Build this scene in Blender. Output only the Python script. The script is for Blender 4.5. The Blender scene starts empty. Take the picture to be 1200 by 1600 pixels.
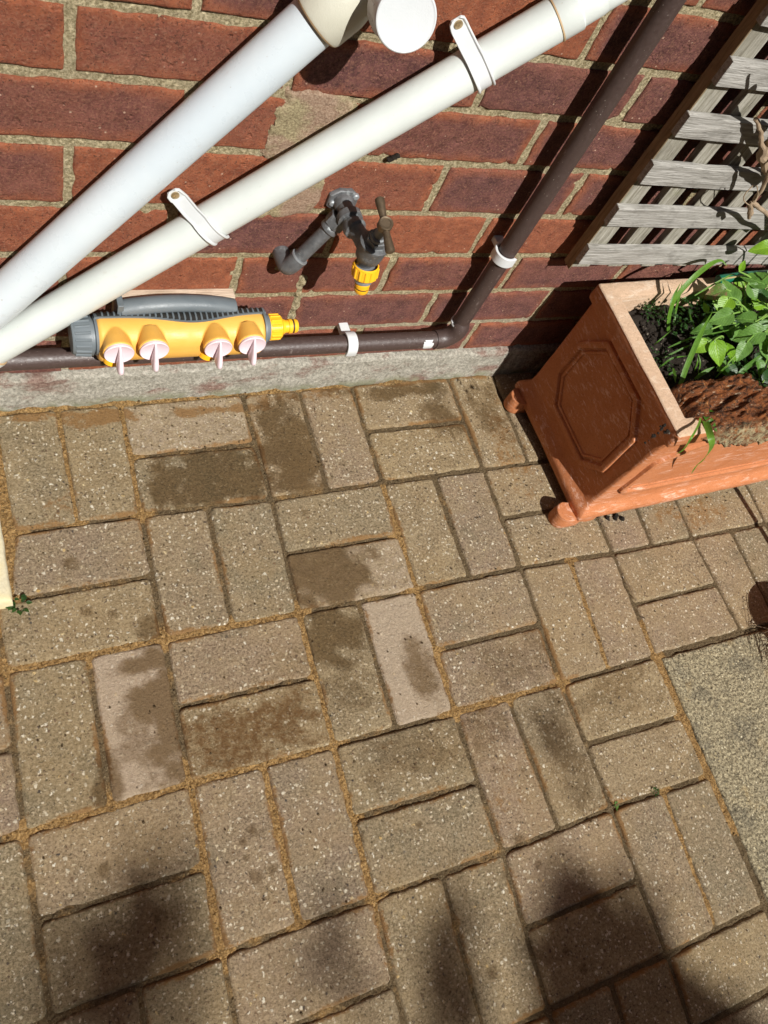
import bpy, bmesh, math, random
import numpy as np
from mathutils import Vector, Matrix, noise as mn
random.seed(7); rng = np.random.default_rng(7)
V = Vector
scene = bpy.context.scene
COL = scene.collection

# ------------------------------------------------------------------ camera
R = np.array([[0.89409, -0.29793, 0.33435], [-0.13199, -0.88784, -0.44081], [0.42818, 0.34999, -0.83309]])
def _orth(M):
    u, s, vt = np.linalg.svd(M); return u @ vt
R = _orth(R)
CP = np.array([-0.598, -0.749, 1.152]); FPX = 1288.1; CX, CY = 599.7, 797.7
cd = bpy.data.cameras.new('camera'); cam = bpy.data.objects.new('camera', cd); COL.objects.link(cam)
cd.sensor_fit = 'VERTICAL'; cd.sensor_height = 24; cd.lens = FPX / 1600 * 24; cd.shift_y = -(800 - CY) / 1600
cd.clip_start = .02; cd.clip_end = 200
cam.matrix_world = Matrix(((R[0][0], -R[1][0], -R[2][0], CP[0]), (R[0][1], -R[1][1], -R[2][1], CP[1]),
                           (R[0][2], -R[1][2], -R[2][2], CP[2]), (0, 0, 0, 1)))
scene.camera = cam
def at(u, v, x=None, y=None, z=None):
    """photo pixel -> point on the plane x=, y= or z= (survey of the place)"""
    d = R.T @ np.array([(u - CX) / FPX, (v - CY) / FPX, 1.0])
    if x is not None: t = (x - CP[0]) / d[0]
    elif y is not None: t = (y - CP[1]) / d[1]
    else: t = (z - CP[2]) / d[2]
    return V(CP + t * d)

# ------------------------------------------------------------------ light
SUN = V((.11, -1, 1.1)).normalized()
w = bpy.data.worlds.new('World'); scene.world = w; w.use_nodes = True
nt = w.node_tree; bg = nt.nodes['Background']
sky = nt.nodes.new('ShaderNodeTexSky'); sky.sky_type = 'NISHITA'; sky.sun_disc = False
sky.sun_elevation = math.asin(SUN.z); sky.sun_rotation = math.atan2(SUN.x, SUN.y)
nt.links.new(sky.outputs[0], bg.inputs[0]); bg.inputs[1].default_value = .05
sl = bpy.data.lights.new('sun', 'SUN'); sl.energy = 5.0; sl.angle = math.radians(.53); sl.color = (1, .972, .925)
so = bpy.data.objects.new('sun', sl); COL.objects.link(so); so.rotation_euler = SUN.to_track_quat('Z', 'Y').to_euler()
so.location = (1, -3, 4)
scene.view_settings.view_transform = 'Standard'; scene.view_settings.look = 'None'
scene.view_settings.exposure = .38; scene.view_settings.gamma = 1

# ------------------------------------------------------------------ helpers
def link(name, me, mat=None, parent=None, smooth=True):
    if mat is not None:
        for m_ in (mat if isinstance(mat, (list, tuple)) else [mat]): me.materials.append(m_)
    if smooth:
        me.polygons.foreach_set('use_smooth', [True] * len(me.polygons))
    o = bpy.data.objects.new(name, me); COL.objects.link(o)
    if parent is not None:
        o.parent = parent; o.matrix_parent_inverse = Matrix.Translation(-parent.location)
    return o
def pyobj(name, vs, fs, mat, parent=None, smooth=True, attrs=None, sharp=None):
    me = bpy.data.meshes.new(name); me.from_pydata([tuple(map(float, q)) for q in vs], [], [tuple(map(int, f)) for f in fs]); me.update()
    if attrs:
        for k, a in attrs.items():
            at_ = me.attributes.new(k, 'FLOAT', 'POINT'); at_.data.foreach_set('value', np.asarray(a, dtype=np.float32))
    o = link(name, me, mat, parent, smooth)
    if sharp is not None:
        me.set_sharp_from_angle(angle=math.radians(sharp))
    return o
def tag(o, label=None, cat=None, group=None, kind=None):
    for k, v in (('label', label), ('category', cat), ('group', group), ('kind', kind)):
        if v: o[k] = v
    return o
def thing(name, label, cat, loc=(0, 0, 0), group=None):
    o = bpy.data.objects.new(name, None); COL.objects.link(o); o.location = loc; o.empty_display_size = .02
    return tag(o, label, cat, group)
class MB:
    def __init__(s): s.v = []; s.f = []
    def add(s, vs, fs):
        n = len(s.v); s.v += [V(q) for q in vs]; s.f += [tuple(i + n for i in f) for f in fs]; return s
    def box(s, c, sx, sy, sz, M=None):
        vs = [V((x * sx / 2, y * sy / 2, z * sz / 2)) for x in (-1, 1) for y in (-1, 1) for z in (-1, 1)]
        if M is not None: vs = [M @ q for q in vs]
        return s.add([q + V(c) for q in vs], [(0, 1, 3, 2), (4, 6, 7, 5), (0, 4, 5, 1), (2, 3, 7, 6), (0, 2, 6, 4), (1, 5, 7, 3)])
    def rings(s, rings, cap0=True, cap1=True, closed=False):
        n = len(rings[0]); b = len(s.v)
        for r in rings: s.v += [V(q) for q in r]
        m = len(rings)
        for i in range(m if closed else m - 1):
            for j in range(n):
                a = b + i * n + j; c = b + i * n + (j + 1) % n
                i2 = (i + 1) % m
                s.f.append((a, c, b + i2 * n + (j + 1) % n, b + i2 * n + j))
        if cap0 and not closed: s.f.append(tuple(b + j for j in range(n))[::-1])
        if cap1 and not closed: s.f.append(tuple(b + (m - 1) * n + j for j in range(n)))
        return s
    def tube(s, pts, rad, n=20, cap=True, up=None):
        pts = [V(q) for q in pts]
        rad = rad if isinstance(rad, (list, tuple)) else [rad] * len(pts)
        T = []
        for i in range(len(pts)):
            a = pts[max(i - 1, 0)]; b = pts[min(i + 1, len(pts) - 1)]
            t = (b - a)
            T.append(t.normalized() if t.length > 1e-9 else (T[-1] if T else V((0, 0, 1))))
        N = (V(up) if up else V((0, 0, 1)))
        if abs(N.dot(T[0])) > .95: N = V((1, 0, 0))
        rs = []
        for p, t, r in zip(pts, T, rad):
            N = (N - t * N.dot(t)).normalized(); B = t.cross(N)
            rs.append([p + (N * math.cos(a) + B * math.sin(a)) * r for a in (k * 2 * math.pi / n for k in range(n))])
        return s.rings(rs, cap, cap)
    def lathe(s, origin, axis, prof, n=32, cap=True):
        """prof: (distance along axis, radius)"""
        ax = V(axis).normalized(); N = V((0, 0, 1))
        if abs(N.dot(ax)) > .9: N = V((1, 0, 0))
        N = (N - ax * N.dot(ax)).normalized(); B = ax.cross(N); o = V(origin)
        return s.rings([[o + ax * h + (N * math.cos(a) + B * math.sin(a)) * r for a in (k * 2 * math.pi / n for k in range(n))] for h, r in prof], cap, cap)
    def build(s, name, mat, parent=None, smooth=True, bevel=0, sharp=35, segs=2):
        me = bpy.data.meshes.new(name); me.from_pydata([tuple(q) for q in s.v], [], s.f); me.update()
        bm = bmesh.new(); bm.from_mesh(me); bmesh.ops.recalc_face_normals(bm, faces=bm.faces); bm.to_mesh(me); bm.free()
        o = link(name, me, mat, parent, smooth)
        if sharp: me.set_sharp_from_angle(angle=math.radians(sharp))
        if bevel:
            b = o.modifiers.new('bevel', 'BEVEL'); b.width = bevel; b.segments = segs; b.limit_method = 'ANGLE'; b.angle_limit = math.radians(40)
        return o
def spline(pts, n=8):
    P = [V(q) for q in pts]; P = [P[0] * 2 - P[1]] + P + [P[-1] * 2 - P[-2]]; out = []
    for i in range(1, len(P) - 2):
        for k in range(n):
            t = k / n
            out.append(.5 * ((2 * P[i]) + (P[i + 1] - P[i - 1]) * t + (2 * P[i - 1] - 5 * P[i] + 4 * P[i + 1] - P[i + 2]) * t * t + (3 * P[i] - P[i - 1] - 3 * P[i + 1] + P[i + 2]) * t ** 3))
    out.append(P[-2]); return out
def nz(x, y, z=0, s=1, o=1):
    if o == 1: return mn.noise(V((x * s, y * s, z * s)))
    return mn.fractal(V((x * s, y * s, z * s)), 1.0, 2.0, o)
def sstep(a, b, x):
    t = max(0, min(1, (x - a) / (b - a))); return t * t * (3 - 2 * t)

# ------------------------------------------------------------------ material kit
class G:
    def __init__(s, name):
        s.m = bpy.data.materials.new(name); s.m.use_nodes = True; s.t = s.m.node_tree
        s.b = s.t.nodes['Principled BSDF']; s.co = s.n('ShaderNodeTexCoord').outputs['Object']
    def n(s, typ, props=None, **ins):
        nd = s.t.nodes.new(typ)
        for k, v in (props or {}).items(): setattr(nd, k, v)
        for k, v in ins.items():
            k = k.replace('_', ' '); s.put(nd.inputs[k] if not k.isdigit() else nd.inputs[int(k)], v)
        return nd
    def put(s, sock, v):
        if isinstance(v, bpy.types.NodeSocket): s.t.links.new(v, sock)
        elif isinstance(v, (tuple, list)) and len(v) == 3 and sock.type == 'RGBA': sock.default_value = (*v, 1)
        else: sock.default_value = v
    def noise(s, scale, detail=4, rough=.6, vec=None, dist=0, out=0):
        return s.n('ShaderNodeTexNoise', Vector=vec or s.co, Scale=scale, Detail=detail, Roughness=rough, Distortion=dist).outputs[out]
    def vor(s, scale, feat='F1', rand=1, vec=None, out='Distance'):
        return s.n('ShaderNodeTexVoronoi', {'feature': feat}, Vector=vec or s.co, Scale=scale, Randomness=rand).outputs[out]
    def attr(s, name): return s.n('ShaderNodeAttribute', {'attribute_name': name}).outputs['Fac']
    def ramp(s, fac, lo, hi, a=0., b=1.):
        return s.n('ShaderNodeMapRange', {'interpolation_type': 'SMOOTHSTEP'}, Value=fac, From_Min=lo, From_Max=hi, To_Min=a, To_Max=b).outputs[0]
    def mix(s, fac, a, b, mode='MIX'):
        nd = s.t.nodes.new('ShaderNodeMix'); nd.data_type = 'RGBA'; nd.blend_type = mode; nd.clamp_factor = True
        s.put(nd.inputs[0], fac); s.put(nd.inputs[6], a); s.put(nd.inputs[7], b); return nd.outputs[2]
    def math(s, op, a, b=0., c=None):
        nd = s.t.nodes.new('ShaderNodeMath'); nd.operation = op; s.put(nd.inputs[0], a); s.put(nd.inputs[1], b)
        if c is not None: s.put(nd.inputs[2], c)
        return nd.outputs[0]
    def sep(s, vec, k): return s.n('ShaderNodeSeparateXYZ', Vector=vec).outputs[k]
    def mapv(s, scale=(1, 1, 1), rot=(0, 0, 0), vec=None):
        return s.n('ShaderNodeMapping', Vector=vec or s.co, Scale=scale, Rotation=rot).outputs[0]
    def bump(s, h, dist, strength=1, prev=None):
        nd = s.n('ShaderNodeBump', Height=h, Distance=dist, Strength=strength)
        if prev is not None: s.put(nd.inputs['Normal'], prev)
        return nd.outputs[0]
    def done(s, col, rough=.8, nrm=None, metal=0, spec=.5, **kw):
        s.put(s.b.inputs['Base Color'], col); s.put(s.b.inputs['Roughness'], rough); s.put(s.b.inputs['Metallic'], metal)
        s.b.inputs['Specular IOR Level'].default_value = spec
        if nrm is not None: s.put(s.b.inputs['Normal'], nrm)
        for k, v in kw.items(): s.put(s.b.inputs[k.replace('_', ' ')], v)
        return s.m
M = {}
def mats():
    # --- wall bricks: fired red-brown faces with purple hearts, drag marks, pale grit
    g = G('brick'); r = g.attr('tone'); e = g.attr('edge'); ef = g.attr('bloom')
    heart = g.ramp(g.math('ADD', g.math('MULTIPLY', e, .8), g.math('MULTIPLY', g.noise(28, 5), .9)), .38, .95)
    red = g.mix(g.ramp(g.noise(60, 7, .75), .32, .68), (.26, .068, .032), (.52, .165, .072))
    pur = g.mix(g.ramp(g.noise(45, 7, .75), .32, .68), (.085, .033, .036), (.245, .100, .090))
    c = g.mix(g.math('MULTIPLY', heart, g.ramp(r, .05, .7)), red, pur)
    c = g.mix(g.ramp(r, .55, .95, 0, .8), c, pur); c = g.mix(g.ramp(g.noise(9, 3), .35, .7, 0, .25), c, (.36, .12, .06))
    fine = g.noise(330, 5, .8)
    c = g.mix(g.ramp(fine, .45, .68, 0, .6), c, (.46, .23, .14)); c = g.mix(g.ramp(g.noise(240, 4, .75), .54, .64, 0, .6), c, (.07, .028, .02))
    c = g.mix(g.ramp(g.noise(420, 3, .6), .60, .68, 0, .75), c, (.045, .022, .018))
    sp = g.vor(170); spm = g.ramp(g.sep(g.vor(170, out='Color'), 0), .94, .96)
    c = g.mix(g.math('MULTIPLY', g.ramp(sp, .10, .28, 1, 0), spm), c, (.62, .42, .30))
    drag = g.noise(1, 4, .6, vec=g.mapv((40, 40, 320), (0, .5, 0)))
    c = g.mix(g.ramp(drag, .62, .8, 0, .35), c, (.45, .24, .17))
    eb = g.ramp(g.math('ADD', ef, g.math('MULTIPLY', g.math('SUBTRACT', g.noise(50, 6, .75), .5), 1.6)), .42, .8)
    c = g.mix(g.math('MULTIPLY', eb, .85), c, g.mix(g.noise(300, 3), (.50, .40, .32), (.68, .60, .50)))
    b = g.bump(g.noise(120, 9, .85), .0050, 1); b = g.bump(fine, .0024, 1, b); b = g.bump(g.ramp(sp, 0, .35), .0008, .6, b); b = g.bump(g.ramp(g.noise(70, 3), .60, .72, 1, 0), .002, .8, b)
    M['brick'] = g.done(c, .82, b, spec=.3)
    # --- mortar
    g = G('mortar'); n1 = g.ramp(g.noise(260, 6, .8), .36, .62); lo = g.attr('bloom')
    c = g.mix(n1, (.27, .21, .10), (.80, .68, .42)); c = g.mix(g.ramp(g.noise(14, 4), .35, .7), c, g.mix(n1, (.32, .26, .14), (.78, .67, .44)))
    c = g.mix(g.math('MULTIPLY', lo, .9), c, g.mix(g.noise(200, 5, .7), (.34, .31, .25), (.74, .70, .60)))
    c = g.mix(g.ramp(g.noise(90, 6, .75), .68, .76, 0, .8), c, (.06, .05, .04))
    b = g.bump(g.noise(160, 8, .8), .006, 1); b = g.bump(n1, .0018, 1, b)
    M['mortar'] = g.done(c, .95, b, spec=.2)
    # --- repair mortar patch
    g = G('patch'); n1 = g.noise(380, 4, .7)
    c = g.mix(g.ramp(n1, .35, .65), (.30, .19, .125), (.50, .36, .26)); c = g.mix(g.ramp(g.noise(16, 4), .45, .6), c, g.mix(g.ramp(n1, .35, .65), (.27, .215, .12), (.50, .42, .25)))
    b = g.bump(g.noise(90, 8, .8), .007, 1); b = g.bump(n1, .0008, .8, b)
    M['patch'] = g.done(c, .95, b, spec=.2)
    # --- smeared cement plinth
    g = G('plinth'); n1 = g.noise(190, 7, .8)
    n1 = g.ramp(n1, .34, .66); c = g.mix(n1, (.34, .315, .25), (.80, .76, .65)); c = g.mix(g.ramp(g.noise(11, 6, .7, vec=g.mapv((1, 1, 2.4))), .50, .66), c, g.mix(n1, (.24, .13, .10), (.52, .38, .31)))
    c = g.mix(g.ramp(g.noise(22, 5, .7), .62, .75, 0, .7), c, (.74, .72, .65))
    z = g.sep(g.co, 2); c = g.mix(g.math('MULTIPLY', g.ramp(z, .0, .022, 1, 0), g.ramp(g.noise(30, 4), .35, .6)), c, (.38, .38, .25))
    c = g.mix(g.ramp(g.noise(130, 6, .8), .66, .72, 0, .85), c, (.10, .09, .07))
    b = g.bump(g.noise(80, 9, .8, vec=g.mapv((1, 1, 1.6))), .012, 1); b = g.bump(n1, .0014, .9, b)
    M['plinth'] = g.done(c, .93, b, spec=.2)
    # --- concrete block pavers: aggregate chips in a brown matrix, damp and sand-dusted patches
    g = G('paver'); t = g.attr('tone'); t2 = g.attr('pink'); d = g.attr('damp'); s_ = g.attr('sand'); l = g.attr('pale')
    n1 = g.noise(250, 6, .8); n2 = g.noise(24, 5, .65)
    base = g.mix(g.ramp(n2, .35, .65), (.31, .215, .095), (.50, .370, .190)); base = g.mix(g.math('MULTIPLY', t2, g.ramp(g.noise(34, 4), .25, .65, .45, 1.)), base, (.36, .24, .175))
    base = g.mix(g.math('MULTIPLY', t, g.ramp(g.noise(19, 5, .7), .3, .7, .3, 1.)), base, (.215, .185, .105))
    base = g.mix(g.ramp(n1, .36, .64, .0, 1.), g.mix(.46, base, (.05, .038, .022)), g.mix(.48, base, (.60, .48, .32)))
    base = g.mix(g.ramp(g.noise(8, 5, .7), .56, .72, 0, .5), base, (.16, .14, .085)); base = g.mix(g.ramp(g.noise(5, 6, .7), .42, .64, 0, .36), base, (.43, .30, .145))
    wv = g.n('ShaderNodeVectorMath', {'operation': 'ADD'}); g.put(wv.inputs[0], g.co)
    sc = g.n('ShaderNodeVectorMath', {'operation': 'SCALE'}); g.put(sc.inputs[0], g.noise(200, 3, .6, out=1)); sc.inputs['Scale'].default_value = .009; g.put(wv.inputs[1], sc.outputs[0])
    hide = g.math('MULTIPLY', g.ramp(g.math('MAXIMUM', d, s_), .35, 1.0, 1, .5), g.ramp(g.noise(16, 5, .7), .32, .56, .35, 1.)); chips = None
    for scl, thr, rad, ca, cb in ((140, .78, .38, (.62, .50, .32), (.92, .86, .70)), (95, .93, .27, (.62, .40, .14), (.84, .70, .42)), (215, .70, .42, (.54, .43, .27), (.88, .78, .60)), (190, .88, .42, (.08, .07, .06), (.22, .13, .07))):
        vc = g.vor(scl, vec=wv.outputs[0], out='Color'); vd = g.vor(scl, vec=wv.outputs[0])
        mk = g.math('MULTIPLY', g.ramp(vd, rad * .55, rad, 1, 0), g.ramp(g.sep(vc, 0), thr, thr + .02))
        base = g.mix(g.math('MULTIPLY', g.math('MULTIPLY', mk, hide), 1.0), base, g.mix(g.sep(vc, 1), ca, cb)); chips = mk if chips is None else g.math('MAXIMUM', chips, mk)
    base = g.mix(g.ramp(g.noise(300, 4, .8), .57, .64, 0, .85), base, (.045, .034, .020))
    brk = g.math('MULTIPLY', g.math('SUBTRACT', g.noise(75, 9, .85), .5), 1.3)
    pl = g.ramp(g.math('ADD', l, brk), .4, .75); base = g.mix(g.math('MULTIPLY', pl, .65), base, g.mix(n1, (.46, .34, .23), (.68, .56, .43)))
    sm = g.ramp(g.math('ADD', s_, g.math('MULTIPLY', brk, 1.5)), .35, .65); base = g.mix(g.math('MULTIPLY', sm, .9), base, g.mix(n1, (.19, .095, .028), (.40, .225, .085)))
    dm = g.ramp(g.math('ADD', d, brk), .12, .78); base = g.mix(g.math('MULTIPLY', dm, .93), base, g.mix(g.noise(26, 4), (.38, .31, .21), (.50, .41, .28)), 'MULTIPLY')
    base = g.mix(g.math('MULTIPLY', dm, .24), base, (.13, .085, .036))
    b = g.bump(g.noise(120, 9, .85), .0058, 1); b = g.bump(n1, .0026, 1, b); b = g.bump(chips, .0010, .8, b)
    b = g.bump(g.ramp(g.vor(80, 'F1'), .0, .22), .0012, .5, b)
    M['paver'] = g.done(base, g.ramp(dm, 0, 1, .9, .62), b, spec=.3)
    # --- kiln-dried jointing sand
    g = G('sand'); n1 = g.noise(280, 6, .85); a = g.attr('orange')
    c = g.mix(g.vor(380, out='Color'), (.22, .12, .038), (.62, .385, .155)); dk = g.mix(n1, (.10, .072, .038), (.26, .185, .10))
    c = g.mix(g.ramp(g.math('ADD', a, g.math('SUBTRACT', g.noise(40, 5, .7), .5)), .25, .65), dk, c)
    c = g.mix(g.ramp(g.noise(620, 2), .62, .70, 0, .8), c, (.62, .5, .3)); c = g.mix(g.ramp(g.noise(220, 6, .8), .50, .64, 0, .75), c, (.07, .042, .018))
    b = g.bump(g.noise(150, 8, .85), .014, 1); b = g.bump(g.vor(300), .0024, 1, b)
    M['sand'] = g.done(c, 1, b, spec=.15)
    # --- exposed aggregate slab
    g = G('slab'); n1 = g.noise(170, 7, .85)
    n1 = g.ramp(n1, .36, .64); c = g.mix(n1, (.11, .090, .052), (.54, .465, .30)); c = g.mix(g.ramp(g.noise(16, 5, .7), .48, .64), c, g.mix(n1, (.06, .052, .036), (.38, .33, .22)))
    c = g.mix(g.ramp(g.noise(13, 4, .6), .56, .72, 0, .6), c, (.42, .29, .12))
    vc = g.vor(160, out='Color'); c = g.mix(g.math('MULTIPLY', g.ramp(g.vor(160), .15, .34, 1, 0), g.ramp(g.sep(vc, 0), .62, .66)), c, g.mix(g.sep(vc, 1), (.45, .36, .19), (.72, .66, .47)))
    c = g.mix(g.ramp(g.noise(190, 6, .85), .52, .60, 0, .9), c, (.06, .052, .035))
    b = g.bump(g.noise(150, 7, .8), .006, .9); b = g.bump(g.vor(220), .002, .8, b)
    M['slab'] = g.done(c, .95, b, spec=.2)
    g = G('stone'); n1 = g.noise(320, 5, .7)
    c = g.mix(n1, (.42, .37, .24), (.66, .61, .45)); c = g.mix(g.ramp(g.noise(20, 3), .4, .7, 0, .6), c, (.64, .54, .28)); b = g.bump(g.noise(180, 6, .7), .0018, .7)
    M['stone'] = g.done(c, .9, b, spec=.2)
    # --- plastics
    def plastic(name, col, col2, rough=.38, bmp=.0003, dirt=(.35, .30, .22), damt=.25, spec=.5, **kw):
        g = G(name); c = g.mix(g.ramp(g.noise(9, 4), .3, .7), col, col2)
        c = g.mix(g.ramp(g.noise(38, 7, .75), .60, .76, 0, damt), c, dirt); c = g.mix(g.ramp(g.noise(230, 4, .7), .68, .74, 0, damt * 1.6), c, dirt)
        b = g.bump(g.noise(60, 5, .6), bmp * 2, .6); b = g.bump(g.noise(700, 2), bmp, .5, b)
        M[name] = g.done(c, g.ramp(g.noise(50, 5), .3, .7, rough - .06, rough + .14), b, spec=spec, **kw)
    plastic('upvc_blue', (.52, .585, .625), (.57, .625, .65), .30, .0002, (.34, .31, .26), .34)
    plastic('upvc_cream', (.55, .585, .555), (.60, .635, .605), .34, .0003, (.36, .32, .23), .36)
    plastic('upvc_fitting', (.50, .49, .40), (.56, .55, .46), .4, .0004, (.3, .27, .2), .3)
    plastic('cap_white', (.52, .545, .55), (.57, .59, .60), .34, .0003, (.40, .37, .30), .22)
    plastic('clip_white', (.55, .57, .57), (.62, .64, .64), .36, .0003, (.42, .38, .3), .22)
    plastic('yellow', (.70, .36, .06), (.74, .41, .085), .45, .0003, (.42, .33, .18), .34)
    plastic('yellow_bright', (.86, .42, .012), (.90, .46, .02), .32, .0002, (.5, .3, .06), .22)
    plastic('grey_plastic', (.085, .105, .118), (.13, .152, .165), .42, .0004, (.34, .33, .30), .3)
    plastic('dark_plastic', (.012, .011, .010), (.03, .028, .024), .5, .0003, (.12, .10, .08), .3)
    plastic('pink_plastic', (.72, .56, .60), (.78, .66, .70), .42, .0002, (.5, .33, .30), .25)
    plastic('ring_tan', (.45, .30, .16), (.5, .36, .2), .6)
    plastic('hose_green', (.004, .09, .05), (.008, .13, .075), .3, .0002, (.12, .14, .1), .2)
    plastic('hose_stripe', (.30, .24, .10), (.34, .28, .12), .4)
    plastic('pot_brown', (.035, .018, .012), (.06, .03, .02), .5, .0004, (.2, .15, .1), .3)
    # --- painted brown copper
    g = G('brown_pipe'); n1 = g.noise(260, 5, .75)
    c = g.mix(n1, (.030, .020, .017), (.085, .055, .048)); c = g.mix(g.ramp(g.noise(1, 6, .7, vec=g.mapv((70, 70, 30))), .62, .76, 0, .7), c, (.24, .20, .18))
    c = g.mix(g.ramp(g.noise(420, 3), .68, .73, 0, .8), c, (.45, .40, .35))
    M['brown_pipe'] = g.done(c, g.ramp(n1, .3, .7, .32, .6), g.bump(g.noise(160, 6, .7), .0010, .6), spec=.5)
    # --- tarnished brass and copper
    g = G('old_metal'); n1 = g.noise(110, 6, .75)
    c = g.mix(n1, (.04, .044, .048), (.24, .245, .25)); c = g.mix(g.ramp(g.noise(60, 5, .7), .58, .7, 0, .8), c, (.33, .36, .36)); c = g.mix(g.ramp(g.noise(90, 5, .7), .62, .74, 0, .6), c, (.18, .09, .04))
    M['old_metal'] = g.done(c, g.ramp(n1, .3, .7, .35, .65), g.bump(g.noise(200, 6, .7), .0012, .6), metal=.45)
    g = G('handle_metal'); n1 = g.noise(150, 5, .7)
    M['handle_metal'] = g.done(g.mix(n1, (.06, .045, .03), (.26, .19, .12)), .42, g.bump(n1, .0005, .5), metal=.7)
    g = G('zinc'); n1 = g.noise(150, 5, .7)
    M['zinc'] = g.done(g.mix(n1, (.22, .24, .26), (.45, .47, .48)), .5, g.bump(n1, .0006, .5), metal=.55)
    g = G('screw'); n1 = g.noise(400, 3); M['screw'] = g.done(g.mix(n1, (.30, .20, .09), (.62, .48, .28)), .4, None, metal=.8)
    # --- terracotta
    def terra(name, a1, a2, bloom, chalk):
        g = G(name); n1 = g.noise(300, 5, .75)
        c = g.mix(g.noise(14, 5, .6), a1, a2); c = g.mix(g.ramp(n1, .4, .8, 0, .35), c, tuple(x * .6 for x in a1))
        st = g.noise(1, 8, .75, vec=g.mapv((26, 55, 170), (.1, .12, .1)), dist=.5)
        c = g.mix(g.math('MULTIPLY', g.ramp(st, .50, .68), g.ramp(g.noise(10, 4), .38, .62, 0, chalk)), c, bloom)
        c = g.mix(g.ramp(g.noise(480, 4, .7), .64, .7, 0, .6), c, tuple(x * .4 for x in a1))
        c = g.mix(g.ramp(g.noise(45, 6, .7), .68, .76, 0, .5), c, (.10, .05, .03))
        b = g.bump(g.noise(110, 8, .8), .0034 if 'rim' in name else .0016, .9); b = g.bump(n1, .0016 if 'rim' in name else .0007, .8, b)
        c = g.mix(g.ramp(g.noise(340, 4, .7), .57, .66, 0, .45), c, tuple(x * .5 for x in a1)); M[name] = g.done(c, .72, b, spec=.3)
    terra('terracotta', (.37, .118, .036), (.58, .235, .105), (.78, .54, .43), .85)
    terra('terra_rim', (.54, .36, .23), (.70, .50, .35), (.80, .68, .54), .9)
    # --- soil, wood, bark
    g = G('soil'); n1 = g.noise(200, 6, .8); c = g.mix(n1, (.006, .005, .004), (.055, .042, .032)); vc = g.vor(170, out='Color')
    c = g.mix(g.math('MULTIPLY', g.ramp(g.vor(170), .2, .4, 1, 0), g.ramp(g.sep(vc, 0), .86, .9)), c, (.20, .17, .13))
    M['soil'] = g.done(c, 1, g.bump(g.noise(140, 6, .8), .006, 1), spec=.2)
    def wood(name, a, b_, dark, vecs, rough=.9, alg=None):
        g = G(name); vec = g.mapv(vecs); n1 = g.noise(1, 7, .75, vec=vec, dist=.4)
        c = g.mix(g.ramp(n1, .3, .72), a, b_); n2 = g.noise(1, 4, .6, vec=g.mapv(tuple(q * 2.5 for q in vecs)))
        c = g.mix(g.ramp(n2, .62, .72, 0, .9), c, dark); c = g.mix(g.ramp(g.noise(30, 5), .5, .75, 0, .4), c, dark)
        if alg: c = g.mix(g.ramp(g.noise(24, 4), .55, .75, 0, .5), c, alg)
        b = g.bump(n1, .003, .7); b = g.bump(n2, .0015, .8, b); M[name] = g.done(c, rough, b, spec=.2)
    wood('grey_wood_h', (.20, .188, .165), (.47, .455, .42), (.055, .048, .038), (14, 150, 230))
    wood('grey_wood_v', (.17, .155, .115), (.42, .40, .34), (.05, .04, .028), (230, 150, 12), alg=(.22, .24, .12))
    wood('edge_wood', (.17, .12, .065), (.30, .22, .13), (.05, .035, .02), (230, 150, 12))
    wood('pale_batten', (.48, .38, .28), (.60, .48, .37), (.28, .2, .13), (12, 200, 260))
    g = G('rotten_wood'); n1 = g.noise(1, 8, .8, vec=g.mapv((34, 120, 120), (0, 0, -.35)), dist=.8)
    c = g.mix(g.ramp(n1, .34, .60), (.012, .006, .004), (.26, .085, .026)); c = g.mix(g.ramp(g.noise(48, 6, .75), .54, .7, 0, .9), c, (.50, .20, .055))
    c = g.mix(g.ramp(g.noise(1, 7, .8, vec=g.mapv((45, 200, 160), (0, 0, -.35))), .57, .64, 0, .9), c, (.55, .44, .30)); c = g.mix(g.ramp(g.noise(95, 6, .8), .52, .60, 0, .85), c, (.015, .008, .006)); c = g.mix(g.math('MULTIPLY', g.attr('front'), g.ramp(g.noise(110, 6, .8), .4, .6)), c, (.42, .35, .20))
    M['rotten_wood'] = g.done(c, .92, g.bump(n1, .008, 1), spec=.25)
    g = G('vine_bark'); n1 = g.noise(1, 6, .7, vec=g.mapv((120, 120, 40))); M['vine_bark'] = g.done(g.mix(n1, (.10, .06, .035), (.45, .34, .22)), .85, g.bump(n1, .0012, .8))
    g = G('brick_dark'); n1 = g.noise(60, 5); br = g.n('ShaderNodeTexBrick', Vector=g.mapv((1, 1, 1), (math.pi / 2, 0, math.pi / 2)), Color1=(.11, .045, .032), Color2=(.075, .034, .028), Mortar=(.18, .15, .10), Scale=1., Mortar_Size=.006, Brick_Width=.225, Row_Height=.078).outputs[0]; M['brick_dark'] = g.done(g.mix(.3, br, g.mix(n1, (.06, .03, .02), (.14, .07, .05))), .9)
    g = G('slate'); M['slate'] = g.done(g.mix(g.noise(20, 5), (.05, .05, .055), (.12, .11, .11)), .8)
    g = G('leaf_core'); M['leaf_core'] = g.done(g.mix(g.noise(30), (.01, .015, .006), (.03, .04, .015)), .95)
    g = G('dry_root'); M['dry_root'] = g.done(g.mix(g.noise(120), (.05, .03, .02), (.36, .26, .16)), .8)
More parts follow.
